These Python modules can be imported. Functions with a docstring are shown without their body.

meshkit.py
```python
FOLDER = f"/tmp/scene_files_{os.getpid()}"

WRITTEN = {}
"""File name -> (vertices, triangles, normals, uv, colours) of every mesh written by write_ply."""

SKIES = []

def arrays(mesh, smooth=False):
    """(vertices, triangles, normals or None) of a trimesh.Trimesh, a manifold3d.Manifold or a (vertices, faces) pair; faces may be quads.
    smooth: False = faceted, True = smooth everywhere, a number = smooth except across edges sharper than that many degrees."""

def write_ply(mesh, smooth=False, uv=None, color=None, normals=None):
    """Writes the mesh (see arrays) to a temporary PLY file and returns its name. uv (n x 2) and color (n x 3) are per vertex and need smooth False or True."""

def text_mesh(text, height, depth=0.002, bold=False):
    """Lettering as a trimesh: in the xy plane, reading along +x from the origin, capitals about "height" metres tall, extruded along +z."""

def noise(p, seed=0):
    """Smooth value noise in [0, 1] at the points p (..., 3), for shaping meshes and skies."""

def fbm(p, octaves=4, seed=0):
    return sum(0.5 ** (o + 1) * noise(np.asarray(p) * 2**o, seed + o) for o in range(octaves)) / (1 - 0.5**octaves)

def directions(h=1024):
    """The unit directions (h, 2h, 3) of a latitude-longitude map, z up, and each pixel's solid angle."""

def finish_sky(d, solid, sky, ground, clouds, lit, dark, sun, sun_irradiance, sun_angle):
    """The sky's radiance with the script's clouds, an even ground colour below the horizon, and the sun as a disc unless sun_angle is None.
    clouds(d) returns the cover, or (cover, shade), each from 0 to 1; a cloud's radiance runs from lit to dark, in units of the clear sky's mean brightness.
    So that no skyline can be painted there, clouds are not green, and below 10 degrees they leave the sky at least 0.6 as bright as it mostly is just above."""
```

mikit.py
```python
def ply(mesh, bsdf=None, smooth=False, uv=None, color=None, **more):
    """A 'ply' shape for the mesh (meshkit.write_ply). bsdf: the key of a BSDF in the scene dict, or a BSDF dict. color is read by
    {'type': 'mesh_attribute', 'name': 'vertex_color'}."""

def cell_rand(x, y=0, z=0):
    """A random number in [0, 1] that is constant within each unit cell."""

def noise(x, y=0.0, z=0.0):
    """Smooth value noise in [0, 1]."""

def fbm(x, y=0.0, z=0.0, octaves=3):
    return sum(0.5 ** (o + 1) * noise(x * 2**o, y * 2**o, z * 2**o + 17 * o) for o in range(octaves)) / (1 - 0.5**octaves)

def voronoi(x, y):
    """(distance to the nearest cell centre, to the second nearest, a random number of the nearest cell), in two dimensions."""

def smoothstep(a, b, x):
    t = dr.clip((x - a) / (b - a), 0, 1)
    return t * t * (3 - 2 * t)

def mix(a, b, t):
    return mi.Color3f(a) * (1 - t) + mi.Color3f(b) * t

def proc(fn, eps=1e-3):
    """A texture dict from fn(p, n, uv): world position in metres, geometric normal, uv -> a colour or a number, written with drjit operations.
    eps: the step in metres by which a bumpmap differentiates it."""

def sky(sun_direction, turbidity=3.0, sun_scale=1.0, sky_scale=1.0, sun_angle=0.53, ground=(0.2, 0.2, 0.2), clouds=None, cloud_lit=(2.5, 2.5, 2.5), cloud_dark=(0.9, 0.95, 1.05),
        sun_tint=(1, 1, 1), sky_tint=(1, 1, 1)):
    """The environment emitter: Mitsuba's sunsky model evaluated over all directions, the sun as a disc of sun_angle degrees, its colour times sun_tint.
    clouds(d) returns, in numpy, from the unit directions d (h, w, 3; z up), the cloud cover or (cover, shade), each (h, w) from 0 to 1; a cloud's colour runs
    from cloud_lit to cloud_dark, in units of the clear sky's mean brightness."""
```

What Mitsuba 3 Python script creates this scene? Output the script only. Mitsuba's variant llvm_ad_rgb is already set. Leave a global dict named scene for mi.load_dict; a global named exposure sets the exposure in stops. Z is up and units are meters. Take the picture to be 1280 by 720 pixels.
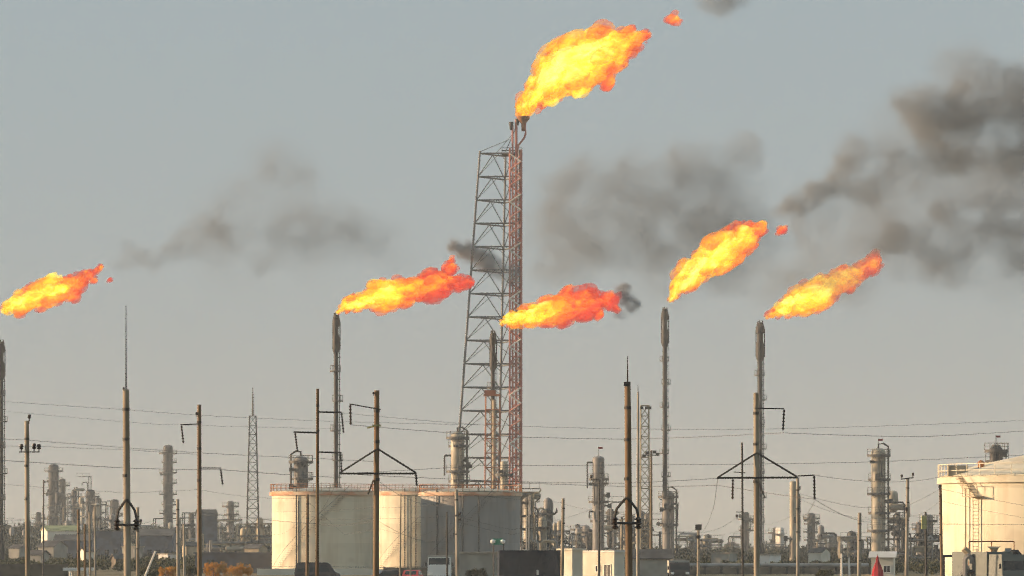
import math, numpy as np, trimesh, manifold3d, mitsuba as mi, mikit, meshkit
import drjit as dr
from mikit import noise, fbm, smoothstep, mix
T = mi.ScalarTransform4f
scene, labels = {}, {}
F, HX, HY, EYE = 5000.0, 640.0, 683.0, 4.0      # focal length and horizon of the photograph in its own pixels; eye height in metres

# ------------------------------------------------------------------ camera, sky, exposure
exposure = 2.68
scene['camera'] = {'type': 'perspective', 'fov': math.degrees(2 * math.atan(640 / F)), 'fov_axis': 'x', 'near_clip': 1.0, 'far_clip': 40000.0,
                   'principal_point_offset_y': -(HY - 360) / 720, 'to_world': T().look_at([0, 0, EYE], [0, 100, EYE], [0, 0, 1]), 'medium': {'type': 'ref', 'id': 'air'}}
SUN_EL, SUN_AZ = 9.0, -5.0                        # the sun stands low on the left, a little beyond the tanks
SUN = (-math.cos(math.radians(SUN_EL)) * math.cos(math.radians(SUN_AZ)), -math.cos(math.radians(SUN_EL)) * math.sin(math.radians(SUN_AZ)), math.sin(math.radians(SUN_EL)))


def veil(d):
    return np.clip(0.94 + 0.04 * (meshkit.fbm(d * [2.5, 2.5, 9.0], 3, 5) - 0.5), 0, 1), np.clip(0.25 + 0.5 * (d[..., 2] / 0.16), 0, 1) * np.ones(d.shape[:-1])


scene['sky'] = mikit.sky(SUN, turbidity=5, sun_scale=2.2, sky_scale=1.0, clouds=veil, cloud_lit=(1.05, 1.12, 1.11), cloud_dark=(0.90, 1.20, 1.37), sun_tint=(0.95, 1.15, 2.1), ground=(0.14, 0.125, 0.1))
scene['air'] = {'type': 'homogeneous', 'albedo': {'type': 'rgb', 'value': [0.635, 0.705, 0.765]}, 'sigma_t': 0.00021}


# ------------------------------------------------------------------ helpers
def at(x, y, D):
    """The point at depth D that the photograph shows at pixel x, y."""
    return np.array([(x - HX) / F * D, D, EYE - (y - HY) / F * D])


def gx(x, D):
    return (x - HX) / F * D


class MB:
    """Collects solids into one mesh."""
    def __init__(s):
        s.v, s.f, s.n = [], [], 0

    def raw(s, v, f):
        s.v.append(np.asarray(v, float)); s.f.append(np.asarray(f, int) + s.n); s.n += len(v)
        return s

    def mesh(s, m):
        return s.raw(m.vertices, m.faces)

    def box(s, c, size, rz=0.0):
        x, y, z = np.array(size) / 2
        v = np.array([[a * x, b * y, e * z] for a in (-1, 1) for b in (-1, 1) for e in (-1, 1)])
        if rz:
            v[:, :2] = v[:, :2] @ np.array([[math.cos(rz), math.sin(rz)], [-math.sin(rz), math.cos(rz)]])
        f = [[0, 1, 3], [0, 3, 2], [4, 6, 7], [4, 7, 5], [0, 4, 5], [0, 5, 1], [2, 3, 7], [2, 7, 6], [0, 2, 6], [0, 6, 4], [1, 5, 7], [1, 7, 3]]
        return s.raw(v + np.array(c), f)

    def path(s, pts, r, n=6):
        p = np.asarray(pts, float)
        r = np.broadcast_to(np.asarray(r, float), (len(p),))
        t = np.gradient(p, axis=0); t /= np.linalg.norm(t, axis=1, keepdims=True) + 1e-12
        ref = np.array([0, 0, 1.0]) if abs(t[len(t) // 2][2]) < 0.9 else np.array([1.0, 0, 0])
        a = np.cross(t, ref); a /= np.linalg.norm(a, axis=1, keepdims=True) + 1e-12
        b = np.cross(t, a)
        g = np.arange(n) * 2 * np.pi / n
        v = (p[:, None] + r[:, None, None] * (np.cos(g)[None, :, None] * a[:, None] + np.sin(g)[None, :, None] * b[:, None])).reshape(-1, 3)
        m = len(p); f = []
        for i in range(m - 1):
            for j in range(n):
                q = (i * n + j, i * n + (j + 1) % n, (i + 1) * n + (j + 1) % n, (i + 1) * n + j)
                f += [[q[0], q[1], q[2]], [q[0], q[2], q[3]]]
        v = np.vstack([v, p[:1], p[-1:]])
        for j in range(n):
            f += [[m * n, (j + 1) % n, j], [m * n + 1, (m - 1) * n + j, (m - 1) * n + (j + 1) % n]]
        return s.raw(v, f)

    def rod(s, p0, p1, r, r1=None, n=6):
        return s.path([p0, p1], [r, r if r1 is None else r1], n)

    def lathe(s, prof, c, n=24):
        """prof: (radius, height) from the bottom up."""
        c = np.asarray(c, float); g = np.arange(n) * 2 * np.pi / n; m = len(prof)
        v = np.vstack([np.stack([r * np.cos(g), r * np.sin(g), np.full(n, z)], 1) for r, z in prof] + [[[0, 0, prof[0][1]]], [[0, 0, prof[-1][1]]]]) + c
        f = []
        for i in range(m - 1):
            for j in range(n):
                q = (i * n + j, i * n + (j + 1) % n, (i + 1) * n + (j + 1) % n, (i + 1) * n + j)
                f += [[q[0], q[1], q[2]], [q[0], q[2], q[3]]]
        for j in range(n):
            f += [[m * n, (j + 1) % n, j], [m * n + 1, (m - 1) * n + j, (m - 1) * n + (j + 1) % n]]
        return s.raw(v, f)

    def ring(s, c, r0, r1, h, n=24, a0=0.0, a1=2 * math.pi):
        """An annular slab (or a sector of one) from radius r0 to r1, its top at c and h thick."""
        c = np.asarray(c, float); full = a1 - a0 > 6.28
        g = np.linspace(a0, a1, n + 1); v = []
        for r, z in ((r0, 0), (r1, 0), (r1, -h), (r0, -h)):
            v.append(np.stack([r * np.cos(g), r * np.sin(g), np.full(n + 1, z)], 1))
        v = np.vstack(v) + c; k = n + 1; f = []
        for a, b in ((0, 1), (1, 2), (2, 3), (3, 0)):
            for j in range(n):
                q = (a * k + j, b * k + j, b * k + j + 1, a * k + j + 1)
                f += [[q[0], q[1], q[2]], [q[0], q[2], q[3]]]
        if not full:
            for j in (0, n):
                f += [[j, k + j, 2 * k + j], [j, 2 * k + j, 3 * k + j]]
        return s.raw(v, f)

    def prism(s, poly, y0, y1):
        """Polygon in x, z extruded along y."""
        from shapely.geometry import Polygon
        m = trimesh.creation.extrude_polygon(Polygon(poly), y1 - y0, engine='earcut')
        v = np.array(m.vertices)
        return s.raw(np.stack([v[:, 0], v[:, 2] + y0, v[:, 1]], 1), np.array(m.faces)[:, ::-1])

    def moved(s, loc, rz=0.0):
        R = np.array([[math.cos(rz), math.sin(rz)], [-math.sin(rz), math.cos(rz)]])
        for v in s.v:
            v[:, :2] = v[:, :2] @ R
            v += np.asarray(loc, float)
        return s

    def get(s):
        return np.vstack(s.v), np.vstack(s.f)


def numbered(key):
    if key not in USED:
        USED.add(key); return key
    i = 1
    while f'{key}_{i:03d}' in USED:
        i += 1
    USED.add(f'{key}_{i:03d}')
    return f'{key}_{i:03d}'


USED = set()


def put(parent, name, mb, mat, smooth=False, **more):
    """One mesh as a part of PARENT (or, without a parent, as a thing)."""
    key = numbered(f'{parent}__{name}' if parent else name)
    scene[key] = mikit.ply(mb.get() if isinstance(mb, MB) else mb, mat, smooth, **more)
    return key


def thing(name, label, cat, group=None):
    key = numbered(name)
    labels[key] = {'label': label, 'category': cat, 'kind': 'thing'}
    if group:
        labels[key]['group'] = group
    return key


def tag(key, label=None, cat=None, kind=None, group=None):
    labels[key] = {k: v for k, v in (('label', label), ('category', cat), ('kind', kind), ('group', group)) if v}
    return key


# ------------------------------------------------------------------ materials
def rgb(*c):
    return {'type': 'rgb', 'value': list(c)}


def mottled(c0, c1, sx=1.0, sz=1.0):
    return mikit.proc(lambda p, n, uv: mix(c0, c1, smoothstep(0.3, 0.7, fbm(p.x * sx, p.y * sx, p.z * sz, 3))))


def mat(name, c0, c1=None, rough=0.6, sx=1.0, sz=1.0, metal=0.0, spec=0.3):
    scene[name] = {'type': 'twosided', 'nested': {'type': 'principled', 'base_color': mottled(c0, c1, sx, sz) if c1 else rgb(*c0), 'roughness': rough, 'metallic': metal, 'specular': spec}}
    return name


mat('concrete', (.36, .31, .24), (.22, .175, .125), .85, 3.0, .5)
mat('old_wood', (.12, .075, .04), (.22, .15, .09), .85, 4.0, .4)
mat('pale_concrete', (.38, .34, .28), (.24, .21, .17), .85, 2.5, .5)
mat('dark_steel', (.045, .04, .036), rough=.6)
mat('tower_steel', (.17, .172, .18), (.12, .118, .12), .5, .6, .6)
mat('grey_steel', (.10, .095, .09), (.06, .055, .05), .55, .8, .8)
mat('light_steel', (.34, .34, .33), (.24, .235, .22), .5, .6, .3)
mat('wire_metal', (.10, .095, .09), rough=.6)
mat('glazed_brown', (.035, .022, .016), rough=.25)
mat('rust', (.36, .15, .06), (.20, .085, .04), .8, .9, .9)
mat('red_paint', (.52, .18, .14), (.40, .13, .10), .6, .5, .5)
mat('rusty_rim', (.55, .24, .12), (.62, .50, .36), .8, .45, .8)
mat('orange_paint', (.52, .20, .09), (.36, .12, .06), .6, .5, .5)
mat('pink_paint', (.60, .33, .27), (.50, .22, .18), .6, .5, .5)
mat('white_paint', (.74, .72, .68), (.62, .59, .53), .5, .6, .3)
mat('cream_clad', (.46, .42, .33), (.30, .26, .19), .5, .6, .25)
mat('grey_clad', (.24, .23, .22), (.13, .125, .12), .5, .5, .15)
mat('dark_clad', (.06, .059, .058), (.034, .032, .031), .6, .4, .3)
mat('stack_dark', (.042, .04, .038), (.028, .026, .025), .6, .4, .3)
mat('tan_clad', (.45, .37, .25), (.30, .24, .16), .6, .7, .4)
mat('navy_sheet', (.022, .027, .042), (.015, .019, .03), .55, 1.0, .4)
mat('blue_wall', (.10, .115, .15), (.075, .08, .10), .8, .6, .6)
mat('brown_wall', (.15, .125, .095), (.095, .08, .062), .9, .9, .9)
mat('render_wall', (.70, .66, .56), (.58, .54, .44), .9, .7, .4)
mat('grey_wall', (.34, .33, .29), (.26, .25, .22), .9, .7, .5)
mat('roof_dark', (.10, .095, .09), (.065, .06, .058), .85, .8, .8)
mat('roof_yellow', (.42, .40, .17), (.30, .29, .13), .8, .5, .5)
mat('black_glass', (.012, .014, .016), rough=.08, spec=.5)
mat('rubber', (.02, .02, .02), rough=.8)
mat('car_dark', (.035, .026, .026), rough=.3, spec=.5)
mat('car_white', (.72, .71, .67), rough=.35, spec=.5)
mat('car_red', (.45, .03, .025), rough=.35, spec=.5)
mat('car_green', (.10, .115, .105), rough=.4, spec=.5)
mat('lamp_lens', (.85, .85, .8), rough=.2, spec=.6)
mat('sign_green', (.02, .22, .13), rough=.5)
mat('red_cloth', (.36, .02, .03), (.24, .013, .02), .9, .8, .8)


def shell_tone(p, base, stain, zb):
    ring = mikit.cell_rand(dr.floor(p.z / 1.5), 7, zb) * 0.07
    plate = (mikit.cell_rand(dr.floor(p.x / 4.5 + 0.5 * dr.floor(p.z / 1.5)), dr.floor(p.z / 1.5), zb + 3) - .5) * .09
    streak = smoothstep(.42, .72, fbm(p.x * 1.1, p.y * 1.1, p.z * .07, 4)) * .7
    patch = smoothstep(.55, .7, fbm(p.x * .35, p.y * .35, p.z * .5, 3)) * .18
    c = mix(mix(base, stain, streak), (.36, .22, .12), patch)
    return c * (0.97 - ring + plate)


scene['tank_cream'] = {'type': 'principled', 'base_color': mikit.proc(lambda p, n, uv: shell_tone(p, (.74, .665, .50), (.60, .50, .34), 1)), 'roughness': .55, 'specular': .3}
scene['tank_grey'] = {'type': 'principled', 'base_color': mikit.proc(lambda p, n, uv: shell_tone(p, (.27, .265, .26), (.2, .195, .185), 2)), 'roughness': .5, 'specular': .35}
scene['tank_cream'] = {'type': 'twosided', 'nested': scene['tank_cream']}
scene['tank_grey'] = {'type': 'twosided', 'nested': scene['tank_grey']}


def soil(p, n, uv):
    a = smoothstep(.35, .65, fbm(p.x * .03, p.y * .012, 0., 4))
    b = smoothstep(.45, .7, fbm(p.x * .25, p.y * .1, 3., 3))
    return mix(mix((.27, .22, .15), (.19, .165, .10), a), (.12, .115, .065), b * .6)


scene['soil'] = {'type': 'diffuse', 'reflectance': mikit.proc(soil)}
scene['leaf'] = {'type': 'twosided', 'nested': {'type': 'diffuse', 'reflectance': mikit.proc(lambda p, n, uv: mix((.022, .027, .016), (.045, .045, .022), fbm(p.x * .25, p.y * .25, p.z * .4, 3)))}}
scene['leaf_olive'] = {'type': 'twosided', 'nested': {'type': 'diffuse', 'reflectance': mikit.proc(lambda p, n, uv: mix((.05, .055, .022), (.085, .08, .034), fbm(p.x * .8, p.y * .8, p.z * .8, 2)))}}
scene['leaf_autumn'] = {'type': 'twosided', 'nested': {'type': 'diffuse', 'reflectance': mikit.proc(lambda p, n, uv: mix((.62, .27, .03), (.42, .25, .04), fbm(p.x * .8, p.y * .8, p.z * .8, 2)))}}
scene['bark'] = {'type': 'diffuse', 'reflectance': rgb(.10, .075, .05)}

# ------------------------------------------------------------------ the setting: ground, hill, haze
g = MB()
xs = np.array([-9000, -3000, -900, -300, 0, 300, 900, 3000, 9000.0]); ys = np.array([-60, 100, 300, 500, 700, 1000, 1600, 3000, 7000, 14000.0])
gv = np.array([[x, y, 0] for y in ys for x in xs]); k = len(xs)
put(None, 'ground', g.raw(gv, [t for i in range(len(ys) - 1) for j in range(k - 1) for t in ([i * k + j, i * k + j + 1, (i + 1) * k + j + 1], [i * k + j, (i + 1) * k + j + 1, (i + 1) * k + j])]), 'soil')
tag('ground', 'dry brown ground of the industrial plain', kind='structure')

hx, hy = np.meshgrid(np.linspace(-420, 60, 97), np.linspace(1010, 1900, 60))
hz = 8.5 * np.exp(-np.clip((hx + 55) / 70, 0, None) ** 2) * np.exp(-((hy - 1450) / 260) ** 2) * (0.8 + 0.5 * meshkit.fbm(np.stack([hx * .02, hy * .012, hx * 0], -1), 3, 2)) - 0.4
hv = np.stack([hx, hy, hz], -1).reshape(-1, 3); k = 97
put(None, 'hill', (hv, np.array([t for i in range(59) for j in range(96) for t in ([i * k + j, i * k + j + 1, (i + 1) * k + j + 1], [i * k + j, (i + 1) * k + j + 1, (i + 1) * k + j])])), 'soil', True)
tag('hill', 'low scrub covered rise under the distant refinery units', kind='structure')


def hill_z(x, y):
    i, j = np.clip((y - 1010) / 890 * 59, 0, 59), np.clip((x + 420) / 480 * 96, 0, 96)
    return np.maximum(hz[np.round(i).astype(int), np.round(j).astype(int)], 0)


scene['haze'] = {'type': 'cube', 'to_world': T().translate([0, 6900, 69]).scale([9500, 7300, 70.5]), 'bsdf': {'type': 'null'}, 'interior': {'type': 'ref', 'id': 'air'}}
tag('haze', 'warm grey haze over the whole plant', kind='stuff')


# ------------------------------------------------------------------ foliage
def leaves(rng, centres, radii, n, size):
    """n leaf-sized triangles spread through ellipsoidal clumps."""
    which = rng.integers(0, len(centres), n)
    d = rng.normal(size=(n, 3)); d /= np.linalg.norm(d, axis=1, keepdims=True)
    p = centres[which] + d * (rng.random((n, 1)) ** .4) * radii[which]
    a, b = rng.normal(size=(n, 3)), rng.normal(size=(n, 3))
    a *= size / np.linalg.norm(a, axis=1, keepdims=True); b *= size / np.linalg.norm(b, axis=1, keepdims=True)
    v = np.stack([p - a, p + a * .6 + b, p + a * .6 - b], 1).reshape(-1, 3)
    return v, np.arange(3 * n).reshape(-1, 3)


def mass(name, x0, x1, D0, D1, h, n, size, label, seed, m='leaf', hill=False, per=60):
    r = np.random.default_rng(seed)
    k = max(8, n // per)
    D = r.uniform(D0, D1, k); X = gx(r.uniform(x0, x1, k), D)
    H = h * r.uniform(.35, 1.0, k) * (0.6 + 0.8 * meshkit.noise(np.stack([X * .05, D * .01, X * 0], 1), seed))
    Z = hill_z(X, D) if hill else X * 0
    c = np.stack([X, D, Z + H * .55], 1); rad = np.stack([H * .7, H * .7, H * .5], 1)
    key = put(None, name, leaves(r, c, rad, n, size), m)
    tag(key, label, kind='stuff')


mass('scrub', -20, 345, 1080, 1500, 3.2, 26000, .55, 'dark scrub and low trees covering the distant rise', 11, hill=True)
mass('treeline', 640, 1300, 1000, 1350, 4.0, 26000, .6, 'dark distant tree belt along the horizon behind the pipeline', 12)
mass('treeline', -30, 660, 2100, 2500, 10, 12000, 1.1, 'very distant hazy tree belt behind the refinery units', 13)
mass('undergrowth', -30, 345, 640, 860, 2.2, 16000, .32, 'dusty olive undergrowth below the distant refinery units', 14, 'leaf_olive')
mass('undergrowth', 800, 1190, 560, 800, 1.5, 14000, .3, 'dull green undergrowth along the foot of the pipeline', 15, 'leaf_olive')


mass('thicket', -20, 330, 870, 1000, 2.2, 15000, .5, 'dark thicket in front of the bluish halls', 16)
mass('thicket', 700, 1180, 700, 900, 1.8, 12000, .42, 'dark thicket behind the silver pipeline', 17)


def shrub(x, y, D, w, h, m, label, seed, n=1500, cat='shrub'):
    t = thing('shrub', label, cat)
    n = int(n * 2.2); r = np.random.default_rng(seed); s = D / F
    top = EYE - (y - HY) * s; c0 = np.array([gx(x, D), D, 0])
    st = MB()
    tips = []
    for i in range(7):
        e = c0 + [r.uniform(-.35, .35) * w * s, r.uniform(-.3, .3) * w * s, top * r.uniform(.6, .9)]
        st.path([c0, (c0 + e) / 2 + [0, 0, .1], e], [.06, .04, .015], 5); tips.append(e)
    put(t, 'stem', st, 'bark')
    cs = np.array(tips + [c0 + [r.uniform(-.45, .45) * w * s, r.uniform(-.3, .3) * w * s, top * r.uniform(.3, .85)] for _ in range(12)])
    rad = np.full((len(cs), 3), w * s * .17) * r.uniform(.6, 1.2, (len(cs), 1))
    put(t, 'foliage', leaves(r, cs, rad, n, .07), m)


shrub(268, 704, 455, 34, 14, 'leaf_autumn', 'orange autumn shrub in front of the dark blue wall', 21)
shrub(297, 706, 470, 34, 12, 'leaf_autumn', 'wide rusty orange shrub beside the tan pipe rack', 22)
shrub(240, 708, 480, 26, 10, 'leaf_olive', 'yellow green shrub at the foot of a concrete pole', 23)
shrub(596, 711, 440, 26, 10, 'leaf', 'dark green bush against the grey yard wall', 24)
shrub(186, 709, 470, 30, 10, 'leaf_olive', 'olive bush beside the leaning white strut', 25)
shrub(212, 709, 462, 26, 10, 'leaf_autumn', 'ragged orange shrub between two olive ones', 27)
shrub(1030, 712, 450, 22, 8, 'leaf_olive', 'low olive bush under the silver pipeline', 26)


# ------------------------------------------------------------------ storage tanks
def tank(x, ytop, D, rpx, m, label, roof=0.6, courses=8, top_m='rust', stair=True):
    s = D / F; R = rpx * s; H = EYE - (ytop - HY) * s; c = (gx(x, D), D, 0)
    t = thing('storage_tank', label, 'storage tank')
    put(t, 'shell', MB().lathe([(R, 0), (R, H)], c, 96), m, 30)
    b = MB()
    for i in range(1, courses):
        b.ring((c[0], c[1], H * i / courses), R - .02, R + .04, .07, 96)
    put(t, 'weld_ring', b, m, 30)
    put(t, 'roof', MB().lathe([(R + .1, H + .002), (R + .1, H + .1), (R * .7, H + .1 + roof * .45), (R * .35, H + .1 + roof * .8), (.05, H + .1 + roof)], c, 64), m if top_m == m else 'cream_clad', 40)
    put(t, 'rim_girder', MB().ring((c[0], c[1], H - .05), R + .005, R + .35, .5, 96), 'rusty_rim' if top_m == 'rust' else top_m)
    r = MB()
    n = 44
    for i in range(n):
        a = 2 * math.pi * i / n; q = np.array([c[0] + (R + .25) * math.cos(a), c[1] + (R + .25) * math.sin(a), H])
        r.rod(q, q + [0, 0, 1.1], .035, n=4)
    for z in (.55, 1.1):
        r.ring((c[0], c[1], H + z + .03), R + .22, R + .28, .06, 72)
    put(t, 'railing', r, top_m)
    if stair:
        st = MB(); a0, a1 = math.radians(-150), math.radians(-60); n = 40
        for i in range(n):
            a = a0 + (a1 - a0) * i / n; z = H * (i + .5) / n
            st.box((c[0] + (R + .4) * math.cos(a), c[1] + (R + .4) * math.sin(a), z), (.3, .5, .04), a)
        pts = [(c[0] + (R + .75) * math.cos(a0 + (a1 - a0) * i / n), c[1] + (R + .75) * math.sin(a0 + (a1 - a0) * i / n), H * i / n + 1.0) for i in range(n + 1)]
        st.path(pts, .03, 4)
        put(t, 'stair', st, 'grey_steel')
    return t, c, R, H


tankA = tank(405, 615, 590, 65, 'tank_cream', 'cream tank half sunlit and half in shade, standing alone at the end of the row', courses=7)
tankB = tank(533, 615, 618, 66, 'tank_cream', 'cream tank partly hidden by the grey tank, its sunlit flank behind the braced pole', courses=7)
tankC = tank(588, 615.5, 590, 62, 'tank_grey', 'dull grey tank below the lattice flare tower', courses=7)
for (t, c, R, H), pipes in ((tankA, (-118, -95)), (tankB, (-112, -100)), (tankC, (-130, -98, -80))):
    for a in pipes:
        a = math.radians(a); b = MB(); q = np.array([c[0] + (R + .22) * math.cos(a), c[1] + (R + .22) * math.sin(a), 0])
        b.rod(q, q + [0, 0, H + .5], .09, n=8)
        put(t, 'downpipe', b, 'grey_steel', True)
tD, cD, RD, HD = tank(1334, 597, 350, 157, 'tank_cream', 'large cream tank with a shallow cone roof, cut off by the picture edge', roof=2.3, courses=6, top_m='tank_cream', stair=False)
a = math.radians(-162)
b = MB(); q = np.array([cD[0] + (RD - .3) * math.cos(a), cD[1] + (RD - .3) * math.sin(a), HD]); b.box(q + [.2, 0, .55], (1.7, 1.0, .9)); put(tD, 'gauge_box', b, 'cream_clad')
b = MB()
ang = lambda d: math.radians(d)
P = lambda d, z, o=.45: np.array([cD[0] + (RD + o) * math.cos(ang(d)), cD[1] + (RD + o) * math.sin(ang(d)), z])
for d0, d1, z0, z1 in ((-152, -143, HD, HD - 1.7),):
    for i in range(14):
        u = i / 13; d = d0 + (d1 - d0) * u; b.box(P(d, z0 + (z1 - z0) * u, .5), (.3, .8, .05), ang(d))
    b.path([P(d0 + (d1 - d0) * i / 8, z0 + (z1 - z0) * i / 8 + 1, .9) for i in range(9)], .035, 4)
put(tD, 'stair', b, 'tan_clad')
b = MB()
b.ring((cD[0], cD[1], HD - 1.7), RD + .02, RD + 1.0, .09, 6, ang(-146), ang(-138))
for d in (-146, -142, -138):
    b.rod(P(d, HD - 1.7, .95), P(d, HD - .7, .95), .03, n=4)
b.path([P(d, HD - .7, .95) for d in (-146, -143, -140, -138)], .03, 4)
put(tD, 'landing', b, 'tan_clad')
b = MB()
for o in (-.25, .25):
    q = P(-141, 0, .35) + [o, 0, 0]; b.rod(q, q + [0, 0, HD - 1.8], .035, n=5)
for i in range(28):
    q = P(-141, .4 + i * .3, .35); b.rod(q - [.25, 0, 0], q + [.25, 0, 0], .02, n=4)
put(tD, 'ladder', b, 'tan_clad')
b = MB(); q = P(-148, 0, .3); b.rod(q, q + [0, 0, HD - 1], .07, n=8); put(tD, 'downpipe', b, 'tan_clad', True)
b = MB(); b.lathe([(.28, 0), (.28, .4), (.4, .45), (.1, .7)], (cD[0] - RD * .72, cD[1] - RD * .3, HD + .75), 12); put(tD, 'roof_vent', b, 'rust')
b = MB(); b.lathe([(.45, -.25), (.5, -.2), (.5, .2), (.3, .3)], (0, 0, 0), 16)
b = MB(); b.ring(P(-140, 1.9, .02), .02, .5, .15, 16); put(tD, 'manhole', b, 'rust')


# ------------------------------------------------------------------ flare tower, flare stacks, masts
def lattice(legs0, legs1, z0, z1, levels, leg_r, brace_r, pattern='K', mb=None):
    """legs0, legs1: foot and head of each leg (x, y); levels: heights of the horizontals."""
    mb = mb or MB(); n = len(legs0)
    pos = lambda i, z: np.append(np.array(legs0[i]) + (np.array(legs1[i]) - np.array(legs0[i])) * (z - z0) / (z1 - z0), z)
    for i in range(n):
        mb.rod(pos(i, z0), pos(i, z1), leg_r, n=6)
    for z in levels:
        for i in range(n):
            mb.rod(pos(i, z), pos((i + 1) % n, z), brace_r * 1.15, n=5)
    for m, (za, zb) in enumerate(zip(levels[:-1], levels[1:])):
        for i in range(n):
            j = (i + 1) % n
            if pattern == 'K':
                mid = (pos(i, zb) + pos(j, zb)) / 2
                mb.rod(pos(i, za), mid, brace_r, n=5); mb.rod(pos(j, za), mid, brace_r, n=5)
            elif pattern == 'X':
                mb.rod(pos(i, za), pos(j, zb), brace_r, n=4); mb.rod(pos(j, za), pos(i, zb), brace_r, n=4)
            else:
                p, q = (i, j) if (m + i) % 2 else (j, i)
                mb.rod(pos(p, za), pos(q, zb), brace_r, n=4)
    return mb


D = 800.0; s = D / F
zt = lambda y, D: EYE - (y - HY) * D / F
t = thing('flare_tower', 'tall grey lattice tower with a red flare riser, carrying the highest flame', 'flare tower')
ztop = zt(190, D)
lv = [zt(y, D) for y in np.arange(193, 705, 29.2)][::-1]
legs_top = [(gx(600, D), D - 2.0), (gx(649, D), D - 3.0), (gx(632, D), D + 4.0)]
legs_bot = [(gx(562.5, D), D - 6.0), (gx(650, D), D - 4.5), (gx(620.5, D), D + 7.0)]
b = MB()
pos = lambda i, z: np.append(np.array(legs_bot[i]) + (np.array(legs_top[i]) - np.array(legs_bot[i])) * z / ztop, z)
for i, nm in enumerate(('leg', 'leg', 'leg')):
    put(t, 'leg', MB().rod(pos(i, 0), pos(i, ztop), .26, .2, 8), 'tower_steel', True)
for z in lv:
    for i in range(3):
        put(t, 'crossbeam', MB().rod(pos(i, z), pos((i + 1) % 3, z), .16, n=5), 'tower_steel')
for za, zb in zip(lv[:-1], lv[1:]):
    for i, j in ((0, 2), (0, 1), (1, 2)):
        mid = (pos(i, zb) + pos(j, zb)) / 2
        put(t, 'brace', MB().rod(pos(i, za), mid, .10 if j == 2 else .06, n=5), 'tower_steel'); put(t, 'brace', MB().rod(pos(j, za), mid, .10 if j == 2 else .06, n=5), 'tower_steel')
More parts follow.
